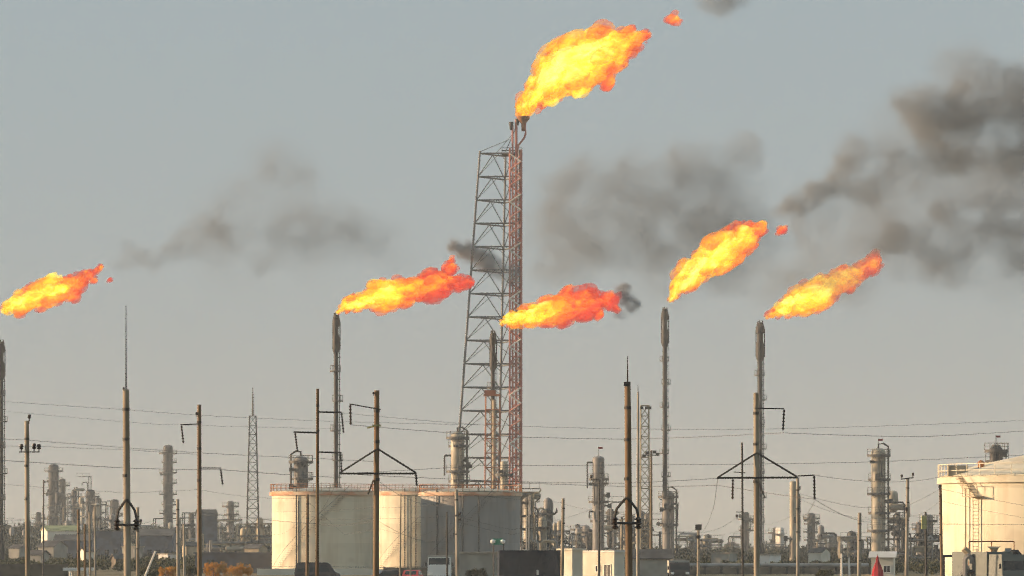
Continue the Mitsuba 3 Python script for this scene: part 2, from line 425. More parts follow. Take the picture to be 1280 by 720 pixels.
# platform and hand rail at the head
b = MB(); b.box((gx(640, D), D, ztop - .6), (4.2, 5, .15))
for q in ((-2, -2.4), (2, -2.4), (-2, 2.4), (2, 2.4), (0, -2.4), (0, 2.4)):
    b.rod((gx(640, D) + q[0], D + q[1], ztop - .6), (gx(640, D) + q[0], D + q[1], ztop + .6), .05, n=4)
for zz in (0, .6):
    b.path([(gx(640, D) + x, D + y, ztop + zz) for x, y in ((-2, -2.4), (2, -2.4), (2, 2.4), (-2, 2.4), (-2, -2.4))], .05, 4)
put(t, 'head_platform', b, 'dark_steel')
# red riser: three pipes tied by a zigzag
yr = D - 5.2
for px, r_, yt, m in ((637.3, .2, 188, 'red_paint'), (640.8, .2, 160, 'red_paint'), (645.3, .28, 152, 'red_paint'), (651.3, .26, 190, 'red_paint')):
    put(t, 'riser_pipe', MB().rod((gx(px, D), yr, 0), (gx(px, D), yr, zt(yt, D)), r_, n=10), m, True)
z = 2.0; i = 0
while z < ztop - 2:
    x0, x1 = gx(637, D), gx(651.5, D)
    put(t, 'riser_brace', MB().rod((x0, yr - .5, z), (x1, yr - .5, z + 1.6), .15, n=4), ('pink_paint', 'white_paint', 'pink_paint')[i % 3])
    put(t, 'riser_brace', MB().rod((x1, yr - .5, z + 1.6), (x0, yr - .5, z + 3.2), .15, n=4), ('white_paint', 'red_paint', 'pink_paint')[i % 3])
    put(t, 'riser_rung', MB().rod((x0, yr - .4, z), (x1, yr - .4, z), .11, n=4), 'pink_paint')
    put(t, 'riser_back_brace', MB().rod((x0, yr + 1.2, z), (x1, yr + 1.2, z + 3.2), .12, n=4), 'red_paint')
    z += 3.2; i += 1
b = MB(); b.lathe([(.35, -2.6), (.42, -1.2), (1.0, -.5), (1.35, 0), (1.2, .35), (.9, .35)], at(654, 151, D) * [1, 0, 1] + [0, yr, 0], 16); put(t, 'flare_tip', b, 'rust', 40)
b = MB(); p = lambda x, y: at(x, y, D) * [1, 0, 1] + [0, yr, 0]
b.path([p(656.5, 158), p(657, 170), p(655, 176), p(648, 185), p(646, 195)], .2, 7); put(t, 'tip_pipe', b, 'red_paint', True)
b = MB(); b.path([p(646.5, 160), p(646.5, 152)], [.3, .45], 8); b.path([p(639, 166), p(639, 156)], [.25, .5], 8); put(t, 'pilot_burner', b, 'dark_steel', True)
b = MB(); b.rod(p(632, 193), p(644, 165), .08, n=4); b.rod(p(600, 193), p(636, 178), .06, n=4); b.rod(p(622, 193), p(640, 172), .05, n=4); put(t, 'head_stay', b, 'grey_steel')


def flare_stack(x, ytip, D, wpx, label, m='stack_dark', tip_px=48, group=None):
    s = D / F; r = wpx * s / 2; c = np.array([gx(x, D), D, 0]); H = zt(ytip, D)
    t = thing('flare_stack', label, 'flare stack')
    put(t, 'riser', MB().lathe([(r * 1.5, 0), (r * 1.5, 4), (r, 5), (r, H - tip_px * s)], c, 12), m, 40)
    k = tip_px * s
    put(t, 'tip', MB().lathe([(r * 1.05, H - k), (r * 1.5, H - k * .92), (r * 1.5, H - k * .55), (r * 1.15, H - k * .5), (r * 1.2, H - k * .3), (r * 1.65, H - k * .27), (r * 1.65, H - k * .12), (r * 1.0, H - k * .08), (r * 1.2, H)], c, 14), 'dark_steel', 40)
    for a in (20, 140, 260):
        a = math.radians(a); q = c + [r * 1.9 * math.cos(a), r * 1.9 * math.sin(a), 0]
        put(t, 'pilot_pipe', MB().path([q + [0, 0, H - k * .9], q + [0, 0, H - k * .2], c + [r * .9 * math.cos(a), r * .9 * math.sin(a), H + .4]], .12, 6), 'dark_steel')
    z = H - k - 3; i = 0
    lad = MB()
    for o in (-.3, .3):
        q = c + [r + .22, o, 0]; lad.rod(q, q + [0, 0, H - k * .6], .06, n=4)
    z2 = 1.0
    while z2 < H - k:
        lad.ring((c[0] + r + .1, c[1], z2), .3, .38, .1, 10); z2 += 1.9
    put(t, 'caged_ladder', lad, 'grey_steel')
    while z > 6:
        p = MB(); side = 0.3 if i % 2 else -0.1
        p.ring((c[0] + side, c[1], z), r + .02, r + .55, .22, 14)
        for a in range(0, 360, 60):
            q = np.array([c[0] + side + (r + .5) * math.cos(math.radians(a)), c[1] + (r + .5) * math.sin(math.radians(a)), z]); p.rod(q, q + [0, 0, .9], .05, n=4)
        p.ring((c[0] + side, c[1], z + .95), r + .45, r + .55, .08, 14)
        put(t, 'platform', p, 'grey_steel'); z -= 5.2; i += 1
    return t, c, r, H


flare_stack(1.5, 427, 800, 5, 'thin dark flare stack cut by the picture edge under the small orange flame')
flare_stack(420, 394, 700, 5.5, 'slim dark flare stack rising behind the cream tank with the double arm pole')
fs = flare_stack(616, 416, 720, 5, 'slim flare stack on an orange lattice base in front of the tall tower')
flare_stack(831, 386, 900, 5.5, 'slim flare stack with rungs between the concrete pole and the braced pole')
flare_stack(950, 403, 850, 6.5, 'flare stack rising directly behind a braced concrete pole')
t = fs[0]; D = 720; q = fs[1]; W = 1.25
lz = list(np.arange(0, zt(495, D), 2.6))
sq = [(q[0] - W, q[1] - W), (q[0] + W, q[1] - W), (q[0] + W, q[1] + W), (q[0] - W, q[1] + W)]
put(t, 'base_lattice', lattice([(a + (a - q[0]) * .25, c + (c - q[1]) * .25) for a, c in sq], sq, 0, zt(493, D), lz, .14, .075, 'Z'), 'orange_paint')
b = MB(); b.box((q[0] - .2, q[1], zt(494, D)), (2.9, 2.9, .3)); b.box((q[0] - .5, q[1], zt(491, D)), (2.0, 2.4, .9)); put(t, 'base_platform', b, 'orange_paint')
b = MB(); b.rod((q[0] + .2, q[1] - .9, 0), (q[0] + .2, q[1] - .9, zt(500, D)), .3, n=8); put(t, 'feed_pipe', b, 'tan_clad', True)


def mast(x, ytop, yspike, D, w0, w1, label, ybot=700, m='grey_steel', cat='lattice mast', extra=None):
    s = D / F; H = zt(ytop, D)
    t = thing('lattice_mast', label, cat)
    a0, a1 = w0 * s / 2, w1 * s / 2; c = gx(x, D)
    f = lambda a: [(c - a, D - a), (c + a, D - a), (c + a, D + a), (c - a, D + a)]
    put(t, 'frame', lattice(f(a0), f(a1), 0, H, list(np.linspace(0, H, 17)), .11, .06, 'Z'), m)
    if yspike:
        put(t, 'spike', MB().path([(c, D, H), (c, D, zt(yspike, D) - 2), (c, D, zt(yspike, D))], [.25, .16, .05], 6), m)
    return t, c


mast(316, 520, 484, 900, 17, 8, 'tapered grey lattice mast with a lightning spike left of the cream tanks'.replace('left of', 'beside'))
t, c = mast(806, 507, None, 640, 12, 10, 'straight lattice lighting mast beside the thin pale post', m='tan_clad')
b = MB()
for dx in (-4, 2, 6):
    b.box((gx(806 + dx, 640), 639, zt(510, 640)), (.5, .35, .45))
put(t, 'floodlight', b, 'dark_steel')

# thin posts beside the lighting mast
t = thing('light_post', 'tall thin pale post standing against the lattice lighting mast', 'post'); D = 300
put(t, 'shaft', MB().rod((gx(797.5, D), D, 0), (gx(797.5, D), D, zt(490, D)), .16, .07, 8), 'pale_concrete', True)
put(t, 'finial', MB().rod((gx(797.5, D), D, zt(490, D)), (gx(797.5, D), D, zt(480, D)), .03, .015, 6), 'dark_steel')
t = thing('light_post', 'brown floodlight post with a cluster of lamps under its top', 'post'); D = 520
put(t, 'shaft', MB().rod((gx(814, D), D, 0), (gx(814, D), D, zt(563, D)), .2, .13, 8), 'old_wood', True)
for dx, dy in ((-9, 3), (-5, -1), (4, -2), (8, 1)):
    put(t, 'floodlight', MB().box((gx(814 + dx, D), D - .2, zt(567 + dy, D)), (.42, .3, .38), .2), 'dark_steel')
put(t, 'crossarm', MB().box((gx(814, D), D, zt(569, D)), (1.9, .12, .12)), 'dark_steel')


# ------------------------------------------------------------------ process columns
def column(x, ytop, D, w, label, plats=(), m='grey_clad', ladder=True, side=1, pipe=False, beacon=False, head='dome', cat='process column'):
    s = D / F; r = w * s / 2; H = zt(ytop, D); c = np.array([gx(x, D), D, 0]); z0 = 0.0
    t = thing('distillation_tower', label, cat)
    prof = [(r * 1.12, z0), (r * 1.12, z0 + .4), (r, z0 + .5), (r, H * .55), (r * 1.02, H * .555), (r * 1.02, H * .565), (r, H * .57), (r, H - r * .6)]
    prof += [(r * .92, H - r * .3), (r * .6, H - r * .08), (.05, H)] if head == 'dome' else [(r * .7, H - r * .25), (r * .7, H)]
    put(t, 'shell', MB().lathe(prof, c, 28), m, 35)
    for k, y in enumerate(plats):
        z = zt(y, D); p = MB(); w_ = 1.0 if D < 1100 else 1.6; a0 = -math.pi * .9 + (k % 2) * .9; a1 = a0 + 4.4
        p.ring((c[0], c[1], z), r * .98, r + w_, .5, 18, a0, a1)
        for i in range(8):
            a = a0 + (a1 - a0) * i / 7; q = np.array([c[0] + (r + w_ - .05) * math.cos(a), c[1] + (r + w_ - .05) * math.sin(a), z]); p.rod(q, q + [0, 0, 1.05], .05, n=4)
        p.ring((c[0], c[1], z + 1.05), r + w_ - .1, r + w_, .08, 18, a0, a1); p.ring((c[0], c[1], z + .55), r + w_ - .08, r + w_ - .02, .06, 18, a0, a1)
        for i in range(4):
            a = a0 + (a1 - a0) * (i + .5) / 4; p.rod((c[0] + r * math.cos(a), c[1] + r * math.sin(a), z - 1.0), (c[0] + (r + w_ - .1) * math.cos(a), c[1] + (r + w_ - .1) * math.sin(a), z - .1), .06, n=4)
        put(t, 'platform', p, 'grey_steel')
    if ladder:
        l = MB(); a = -1.1 if side > 0 else -2.0
        for o in (-.25, .25):
            q = np.array([c[0] + (r + .35) * math.cos(a) + o, c[1] + (r + .35) * math.sin(a), 0]); l.rod(q, q + [0, 0, H - r], .05, n=4)
        z = 2.5
        while z < H - r:
            l.ring((c[0] + (r + .5) * math.cos(a), c[1] + (r + .5) * math.sin(a), z), .34, .44, .1, 8); z += 1.2
        put(t, 'ladder', l, 'grey_steel')
    if pipe:
        p = MB(); xo = side * (r + .5)
        p.path([c + [0, 0, H - .1], c + [0, 0, H + .8], c + [xo * .5, -.2, H + .9], c + [xo, -.3, H + .3], c + [xo, -.3, H - 2], c + [xo, -.3, 0.5]], .2, 7)
        put(t, 'overhead_pipe', p, 'dark_clad', 50)
    rr = np.random.default_rng(int(x * 7 + ytop))
    for k in range(7):
        a = rr.uniform(-math.pi, 0.3); z = H * rr.uniform(.3, .98); l = rr.uniform(.5, 1.3) * max(.7, min(1.3, r / 1.2)); u = np.array([math.cos(a), math.sin(a), 0])
        fit = MB().rod(c + u * r * .9 + [0, 0, z], c + u * (r + l) + [0, 0, z], .22, n=6)
        if k % 2:
            fit.path([c + u * (r + l * .95) + [0, 0, z], c + u * (r + l) + [0, 0, z - .3], c + u * (r + l) + [0, 0, z - rr.uniform(1.5, 6)]], .17, 6)
        else:
            fit.box(c + u * (r + l) + [0, 0, z], (.8, .8, rr.uniform(.5, 1.3)))
        put(t, 'nozzle', fit, 'dark_clad')
    if beacon:
        q = c + [0, 0, H]
        put(t, 'mast', MB().rod(q, q + [0, 0, 9.5 * s + .4], .06, n=5), 'grey_steel')
        put(t, 'pennant', MB().box(q + [2.6 * s, 0, 9.5 * s + .1], (6 * s, .05, 2.4 * s)), 'red_cloth')
    return t


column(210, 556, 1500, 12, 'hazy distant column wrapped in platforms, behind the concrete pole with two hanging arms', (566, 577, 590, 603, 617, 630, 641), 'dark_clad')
column(376, 570, 760, 18, 'stubby grey vessel rising above the roof of the half shaded cream tank', (576, 597), 'grey_clad', side=-1, pipe=True)
column(572, 540, 780, 17, 'cream column with a dark head standing at the foot of the tall tower leg', (546, 556, 588, 600), 'cream_clad', side=1, pipe=True)
column(630, 576, 690, 9, 'small pale column between tower riser and orange lattice', (592,), 'cream_clad')
column(748, 570, 900, 15, 'grey column with a red pennant beside the bare pale pole', (598, 603, 626, 650), 'grey_clad', beacon=True)
column(835, 614, 880, 15, 'stout grey column at the foot of the runged flare stack', (620, 634, 655), 'grey_clad', pipe=True)
column(991.5, 601, 820, 9, 'narrow sunlit cream column hidden partly by a pale pole', (), 'cream_clad', ladder=False)
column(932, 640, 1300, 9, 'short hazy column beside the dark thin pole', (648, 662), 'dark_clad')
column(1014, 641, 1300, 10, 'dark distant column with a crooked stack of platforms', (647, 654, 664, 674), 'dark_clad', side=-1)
column(1098, 560, 800, 18, 'tall ribbed column with a red pennant, half sunlit, beside the pipe frame', (568, 598, 616, 640, 662), 'cream_clad', beacon=True, pipe=True)
column(1160, 643, 820, 12, 'squat grey column behind the pole with a yellow box', (650, 668), 'grey_clad')
column(1245, 556, 640, 16, 'dark capped column showing above the cone roof of the large tank', (562, 575), 'dark_clad', beacon=True, head='flat')
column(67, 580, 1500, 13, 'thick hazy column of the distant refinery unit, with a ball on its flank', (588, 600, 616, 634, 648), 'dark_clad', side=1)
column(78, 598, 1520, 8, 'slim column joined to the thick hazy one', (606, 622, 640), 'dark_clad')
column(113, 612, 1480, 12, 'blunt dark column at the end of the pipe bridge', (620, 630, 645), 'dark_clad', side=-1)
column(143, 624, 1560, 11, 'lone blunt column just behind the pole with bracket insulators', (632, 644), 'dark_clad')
column(288, 626, 1250, 9, 'short column with a white foot near the lattice mast', (632, 642, 650), 'grey_clad')
column(736, 661, 950, 9, 'little dark column with a bent top near the pale building', (667, 676), 'dark_clad')
column(970, 659, 1250, 8, 'small dark column beside twin white drums', (665, 674), 'dark_clad', side=-1)


# ------------------------------------------------------------------ refinery units: frames with floors, vessels and pipes
def unit(x0, x1, ytop, D, label, seed, floors=4, m='grey_steel', vm=('grey_clad', 'dark_clad', 'cream_clad'), z0=0.0, depth=8.0, nv=5, npipes=6, name='refinery_unit', cat='refinery unit'):
    r = np.random.default_rng(seed)
    s = D / F; X0, X1 = gx(x0, D), gx(x1, D); H = zt(ytop, D); W = X1 - X0
    t = thing(name, label, cat)
    f = MB(); nx = max(2, int(round(W / 5)) + 1); zs = np.linspace(z0, H, floors + 1)
    xs = np.linspace(X0, X1, nx)
    tops = [H - (H - z0) * r.choice([0, 0, .25, .5]) for _ in xs]
    for x, tp in zip(xs, tops):
        for y in (D, D + depth):
            f.box((x, y, (z0 + tp) / 2), (.28, .28, tp - z0))
    for z in zs[1:]:
        for y in (D, D + depth):
            ok = [x for x, tp in zip(xs, tops) if tp >= z - .1]
            if len(ok) > 1:
                f.box(((ok[0] + ok[-1]) / 2, y, z), (ok[-1] - ok[0], .24, .3))
        for x, tp in zip(xs, tops):
            if tp >= z - .1:
                f.box((x, D + depth / 2, z), (.22, depth, .26))
    for i in range(nx - 1):
        for k in range(floors):
            if r.random() < .55 and min(tops[i], tops[i + 1]) >= zs[k + 1] - .1:
                a, c = (i, i + 1) if r.random() < .5 else (i + 1, i)
                f.rod((xs[a], D - .05, zs[k]), (xs[c], D - .05, zs[k + 1]), .09, n=4)
    put(t, 'frame', f, m)
    for k in range(1, floors + 1):
        if r.random() < .8:
            i = r.integers(0, nx - 1); j = min(nx - 1, i + r.integers(1, nx))
            z = zs[k] + .2; p = MB().box(((xs[i] + xs[j]) / 2, D + depth / 2 - .3, z), (xs[j] - xs[i] + .8, depth + .6, .08))
            for q in np.linspace(xs[i] - .3, xs[j] + .3, max(3, int((xs[j] - xs[i]) / 1.6))):
                p.rod((q, D - .5, z), (q, D - .5, z + 1.1), .04, n=4)
            p.rod((xs[i] - .3, D - .5, z + 1.1), (xs[j] + .3, D - .5, z + 1.1), .045, n=4)
            put(t, 'platform', p, m)
    for k in range(nv):
        x = r.uniform(X0 + 1, X1 - 1); z = zs[r.integers(0, floors)] + .6; mm = vm[r.integers(0, len(vm))]
        R = r.uniform(.6, 1.2)
        if r.random() < .55:
            h = r.uniform(3, min(9, max(3.5, H - z + 2)))
            put(t, 'vessel', MB().lathe([(R * .3, z - .5), (R * .9, z - .1), (R, z + .3), (R, z + h), (R * .8, z + h + .5), (.1, z + h + .8)], (x, D + depth * r.uniform(.1, .6), 0), 16), mm, 40)
        else:
            L = r.uniform(3, 6); R *= .6; L *= .6; q = np.array([x, D + depth * r.uniform(-.1, .5), z + R])
            put(t, 'drum', MB().path([q - [L / 2 + .5, 0, 0], q - [L / 2, 0, 0], q + [L / 2, 0, 0], q + [L / 2 + .5, 0, 0]], [R * .4, R, R, R * .4], 14), mm, 40)
    for k in range(npipes):
        xa, xb = r.uniform(X0 - 1, X1 + 1, 2); za, zb = r.uniform(z0 + 1, H + 1, 2); y = D - r.uniform(.3, 1.2)
        put(t, 'pipe', MB().path([(xa, y, z0 + .2), (xa, y, za - .4), (xa + .4 * np.sign(xb - xa), y, za), (xb - .4 * np.sign(xb - xa), y, za), (xb, y, za + .4 * np.sign(zb - za)), (xb, y, zb)], r.uniform(.12, .3), 6), ('grey_clad', 'light_steel', 'tan_clad', 'dark_clad')[r.integers(0, 4)], 50)
    return t


unit(82, 111, 596, 1490, 'hazy steel pipe bridge with curved ducts between distant columns', 31, 5, nv=6, npipes=9)
unit(52, 92, 622, 1440, 'low hazy frame below the thick distant columns', 32, 4, nv=7, npipes=8)
unit(108, 132, 632, 1430, 'distant steel frame around the blunt dark column', 33, 4, nv=6)
unit(192, 228, 648, 1420, 'steel frame at the foot of the hazy wrapped column', 34, 3, nv=5)
unit(228, 246, 641, 1200, 'dark two storey equipment frame behind the concrete poles', 35, 3, vm=('dark_clad',), nv=4)
unit(270, 300, 650, 1180, 'frame with a white drum near the lattice mast', 36, 3, vm=('white_paint', 'grey_clad'), nv=4)
unit(652, 672, 612, 700, 'tall cluttered pipe frame beside the tank row', 37, 6, nv=8, npipes=10, depth=6)
unit(668, 688, 660, 720, 'lower stepped pipe frame next to the tall cluttered one', 38, 3, nv=5, npipes=6)
unit(752, 778, 628, 920, 'hazy frame between grey column and brown pole', 39, 4, nv=5)
unit(793, 826, 650, 860, 'low frame at the foot of the lighting mast', 40, 3, nv=5)
unit(1106, 1131, 625, 830, 'open pipe frame with grey drums beside the tall ribbed column', 41, 5, nv=7, npipes=8, depth=6)
unit(1138, 1176, 668, 800, 'low frame of pipes leading to the large cream tank', 42, 3, nv=6, npipes=8)
unit(958, 982, 668, 1240, 'distant frame holding twin white drums', 43, 2, vm=('white_paint',), nv=4)
unit(900, 935, 672, 1350, 'distant low frame behind the thin dark pole', 44, 2)
unit(1006, 1060, 676, 1300, 'distant low pipe frame amid the tree belt', 45, 2)
unit(8, 40, 668, 1300, 'distant low equipment frame near the picture edge', 46, 2)
unit(252, 345, 668, 900, 'long tan pipe rack with many uprights below the lattice mast', 47, 3, m='tan_clad', vm=('tan_clad', 'cream_clad', 'grey_clad'), nv=9, npipes=12, depth=5, name='pipe_rack', cat='pipe rack')
unit(296, 342, 655, 1050, 'tan overhead pipe rack just behind the cream tank', 48, 2, m='tan_clad', vm=('tan_clad',), nv=3, npipes=8, depth=4, name='pipe_rack', cat='pipe rack')
unit(1215, 1262, 697, 322, 'rusty valve rack in front of the large cream tank', 49, 2, m='rust', vm=('rust',), nv=0, npipes=18, depth=1.2, name='pipe_rack', cat='pipe rack')


for x0, x1, y, D, lb, sd in ((688, 712, 664, 1000, 'hazy low pipe frame beside the bare grey pole', 61), (712, 738, 668, 1100, 'distant pipe frame above the pale site building', 62), (776, 800, 655, 980, 'hazy frame just behind the stout brown pole', 63), (842, 872, 672, 1050, 'low frame beside the stout grey column foot', 64), (872, 902, 675, 1150, 'distant low frame behind the twin box post', 65),
                             (1020, 1050, 668, 1120, 'distant pipe frame above the white stub posts', 66), (1052, 1088, 672, 1020, 'low hazy frame left alone before the tall ribbed column', 67), (118, 160, 650, 1350, 'hazy stepped frame behind the rod topped pole', 68), (150, 192, 655, 1400, 'distant wide frame on the rise', 69), (10, 50, 655, 1450, 'hazy frame on the rise beside the three insulator pole', 70), (238, 275, 660, 1150, 'hazy frame behind the slim reddish pole', 71), (676, 694, 640, 760, 'narrow frame with thin stacks beyond the tank row', 72)):
    unit(x0, x1, y, D, lb, sd, 4, nv=7, npipes=9)
column(722, 655, 1150, 6, 'tiny hazy column above the cream end block', (661, 668), 'dark_clad')
column(785, 640, 1050, 8, 'hazy column almost hidden by the stout brown pole', (648, 660), 'dark_clad')
column(48, 640, 1500, 7, 'tiny column left of the distant unit, beside the hair thin mast'.replace('left of', 'before'), (647, 655), 'dark_clad')
column(93, 612, 1510, 7, 'slim hazy column under the pipe bridge', (620, 632), 'dark_clad', pipe=True)
column(123, 622, 1460, 8, 'short hazy column next to the blunt dark one', (630, 640), 'dark_clad')
column(1122, 640, 850, 7, 'small grey column inside the open pipe frame', (650,), 'grey_clad')
column(1148, 652, 860, 6, 'thin grey column beside the squat one', (660,), 'grey_clad')
column(665, 640, 735, 8, 'small dark column inside the cluttered frame by the tank row', (648, 660), 'dark_clad', pipe=True)


# ------------------------------------------------------------------ low buildings
def building(x, D, wpx, ytop, depth, m, label, rz=0.0, roof='flat', rm='roof_dark', openings=(), name='building', cat='building', z0=0.0):
    s = D / F; W = wpx * s; H = zt(ytop, D) - z0
    t = thing(name, label, cat); loc = (gx(x, D), D, z0)
    if roof == 'flat':
        put(t, 'wall', MB().box((0, 0, H / 2), (W, depth, H)).moved(loc, rz), m)
    else:
        rise = min(1.6, depth * .22); b = MB().prism([(-depth / 2, 0), (depth / 2, 0), (depth / 2, H), (0, H + rise - .08), (-depth / 2, H)], -W / 2, W / 2)
        for v in b.v:
            v[:, :2] = v[:, 1::-1] * [1, 1]
        b.f = [f[:, ::-1] for f in b.f]
        put(t, 'wall', b.moved(loc, rz), m)
    if roof == 'flat':
        put(t, 'roof', MB().box((0, 0, H + .1), (W + .5, depth + .5, .2)).moved(loc, rz), rm)
    else:
        rise = min(1.6, depth * .22); b = MB(); w, d = W / 2 + .3, depth / 2 + .3
        b.raw([[-w, -d, H], [w, -d, H], [w, 0, H + rise], [-w, 0, H + rise], [w, d, H], [-w, d, H], [-w, -d, H + .12], [w, -d, H + .12], [w, 0, H + rise + .12], [-w, 0, H + rise + .12], [w, d, H + .12], [-w, d, H + .12]],
              [[0, 2, 1], [0, 3, 2], [3, 4, 2], [3, 5, 4], [6, 7, 8], [6, 8, 9], [9, 8, 10], [9, 10, 11], [0, 1, 7], [0, 7, 6], [5, 10, 4], [5, 11, 10], [1, 2, 8], [1, 8, 7], [2, 4, 10], [2, 10, 8], [0, 6, 9], [0, 9, 3], [3, 9, 11], [3, 11, 5]])
        put(t, 'roof', b.moved(loc, rz), rm)
    for kind, u, zb, w, h in openings:
        b = MB().box((u * W, -depth / 2 - .02, zb + h / 2), (w, .08, h)).moved(loc, rz); k = put(t, kind, b, 'black_glass' if kind == 'window' else 'dark_clad')
        b = MB()
        for dx, dz, ww, hh in ((0, -h / 2 - .05, w + .2, .1), (0, h / 2 + .05, w + .2, .1), (-w / 2 - .05, 0, .1, h), (w / 2 + .05, 0, .1, h), (0, 0, .06, h)):
            b.box((u * W + dx, -depth / 2 - .05, zb + h / 2 + dz), (ww, .12, hh))
        put(k, 'frame', b.moved(loc, rz), 'white_paint' if D < 600 else m)
    return t, loc, W, H


wn = lambda us, z=1.0, w=1.1, h=1.2: [('window', u, z, w, h) for u in us]
building(75, 1180, 40, 664, 10, 'render_wall', 'distant house with a sunlit yellow green roof', .3, 'gable', 'roof_yellow', wn((-.3, 0, .3)))
building(100, 1050, 60, 676, 9, 'blue_wall', 'long dim bluish shed below the yellow roofed house', 0, 'gable', 'roof_dark', wn((-.4, -.2, 0, .2, .4)))
building(66, 860, 22, 684, 6, 'grey_wall', 'little grey house with a lit end wall in the scrub', -.4, 'gable', 'roof_dark', wn((-.2, .25)))
building(136, 1010, 36, 664, 10, 'blue_wall', 'tall bluish hall behind the pole with bracket insulators', 0, 'flat', 'roof_dark', wn((-.3, 0, .3), 2))
building(196, 960, 44, 670, 12, 'blue_wall', 'wide slate blue hall between two concrete poles', 0, 'gable', 'roof_dark', wn((-.4, -.15, .1, .35), 2))
building(258, 1020, 22, 645, 9, 'blue_wall', 'dark gabled shed behind the pole with hanging arms', .2, 'gable', 'roof_dark')
building(294, 600, 96, 692, 6, 'blue_wall', 'low dark blue shed behind the orange shrubs', 0, 'flat', 'blue_wall', [('door', -.3, 0, 1.0, 2.0)])
for x, D, w, y, m, rm, rz, lb in ((24, 900, 16, 686, 'grey_wall', 'roof_dark', -.5, 'tiny grey house close to the picture edge in the scrub'), (110, 820, 14, 690, 'render_wall', 'roof_dark', .4, 'tiny dark roofed hut behind the brown post cluster'), (166, 880, 18, 684, 'grey_wall', 'pale_concrete', -.4, 'grey hut just right of the rod topped pole'.replace('right of', 'beside')), (238, 860, 16, 683, 'tan_clad', 'roof_dark', .3, 'tan shed between pale post and slim reddish pole'), (212, 780, 15, 693, 'white_paint', 'pale_concrete', -.6, 'little white cabin near the pale post'),
                                (48, 760, 18, 694, 'grey_wall', 'roof_dark', -.3, 'dark roofed hut in front of the little grey house'), (320, 820, 20, 686, 'tan_clad', 'roof_dark', -.4, 'tan hut below the overhead pipe rack'), (150, 700, 16, 699, 'brown_wall', 'roof_dark', .3, 'low brown shed at the foot of the rod topped pole'), (905, 720, 24, 692, 'grey_wall', 'pale_concrete', -.4, 'grey flat hut beyond the silver pipeline'), (1024, 760, 18, 691, 'render_wall', 'roof_dark', -.5, 'pale hut behind the white stub posts'), (962, 700, 16, 694, 'white_paint', 'pale_concrete', -.6, 'white cabin between braced pole and pale pole')):
    building(x, D, w, y, 4, m, lb, rz, ('gable', 'flat')[rm == 'pale_concrete'], rm)
building(1104, 470, 28, 697.5, 3, 'render_wall', 'small white roofed kiosk at the foot of the tall ribbed column', -.15, 'gable', 'white_paint', wn((.2,), 1.0, .7, .7), 'kiosk', 'kiosk')
building(596, 470, 54, 692, 5, 'grey_wall', 'low grey flat roofed hut between white truck and dark container', 0, 'flat', 'pale_concrete', (), 'hut', 'hut')
building(714, 428, 22, 688, 1.6, 'render_wall', 'taller cream end block of the pale site building', -.8, 'flat', 'render_wall', (), 'site_building', 'building')
building(752, 432, 62, 690.5, 1.6, 'render_wall', 'pale cream site building with a white roof edge beside the brown pole', -.8, 'flat', 'white_paint', wn((.05,), 1.3, .6, .6) + [('door', .32, 0, .9, 2.0)], 'site_building', 'building')
building(812, 480, 50, 699, 5, 'grey_wall', 'grey shed with a dark roof behind the dark truck', 0, 'gable', 'roof_dark', (), 'shed', 'shed')
building(835, 500, 26, 700.5, 3, 'white_paint', 'low white cabin beyond the dark lorry', -.5, 'flat', 'pale_concrete', (), 'cabin', 'cabin')

# dark shipping container
t = thing('shipping_container', 'dark navy steel container with a sloping top edge, beside the pale site building', 'container')
D = 400; loc = (gx(662, D), D, 0.95); W, H2, DP = 78 * D / F, 2.6, 2.4; rz = .08
put(t, 'body', MB().box((0, 0, H2 / 2), (W, DP, H2)).moved(loc, rz), 'navy_sheet')
b = MB()
for i in range(26):
    b.box((-W / 2 + (i + .5) * W / 26, -DP / 2 - .018, H2 / 2), (.12, .036, H2 - .3))
put(t, 'corrugation', b.moved(loc, rz), 'navy_sheet')
b = MB()
for x in (-1, 1):
    b.box((x * (W / 2 - .06), -DP / 2 - .03, H2 / 2), (.16, .1, H2 + .06))
b.box((0, -DP / 2 - .03, H2), (W, .1, .14)); b.box((0, -DP / 2 - .03, .08), (W, .1, .16))
put(t, 'frame', b.moved(loc, rz), 'navy_sheet')
for x in (-2.4, 2.4):
    for y in (-.9, .9):
        put(t, 'plinth', MB().box((x, y, -.475), (.5, .4, .95)).moved(loc, rz), 'grey_wall')
put(t, 'notice', MB().box((.7, -DP / 2 - .06, .45), (.22, .02, .5)).moved(loc, rz), 'white_paint')
put(t, 'roof_hatch', MB().box((-.4, -.6, H2 + .08), (.6, .6, .14)).moved(loc, rz), 'white_paint')

# green lamp box on legs behind the hut
t = thing('signal_stand', 'green box with two white round lamps, on legs above the dark container', 'signal stand'); D = 460; s = D / F
put(t, 'box', MB().box((gx(622, D), D, zt(677, D)), (13 * s, .4, 8 * s)), 'sign_green')
for x in (616, 628.5):
    put(t, 'lamp', MB().lathe([(.05, -.25), (.28, -.12), (.3, .12), (.05, .25)], (0, 0, 0), 12).moved((gx(x, D), D - .35, zt(677, D))), 'lamp_lens', 40)
    put(t, 'leg', MB().rod((gx(x + 1, D), D, 0), (gx(x + 1, D), D, zt(680, D)), .09, n=6), 'dark_steel')


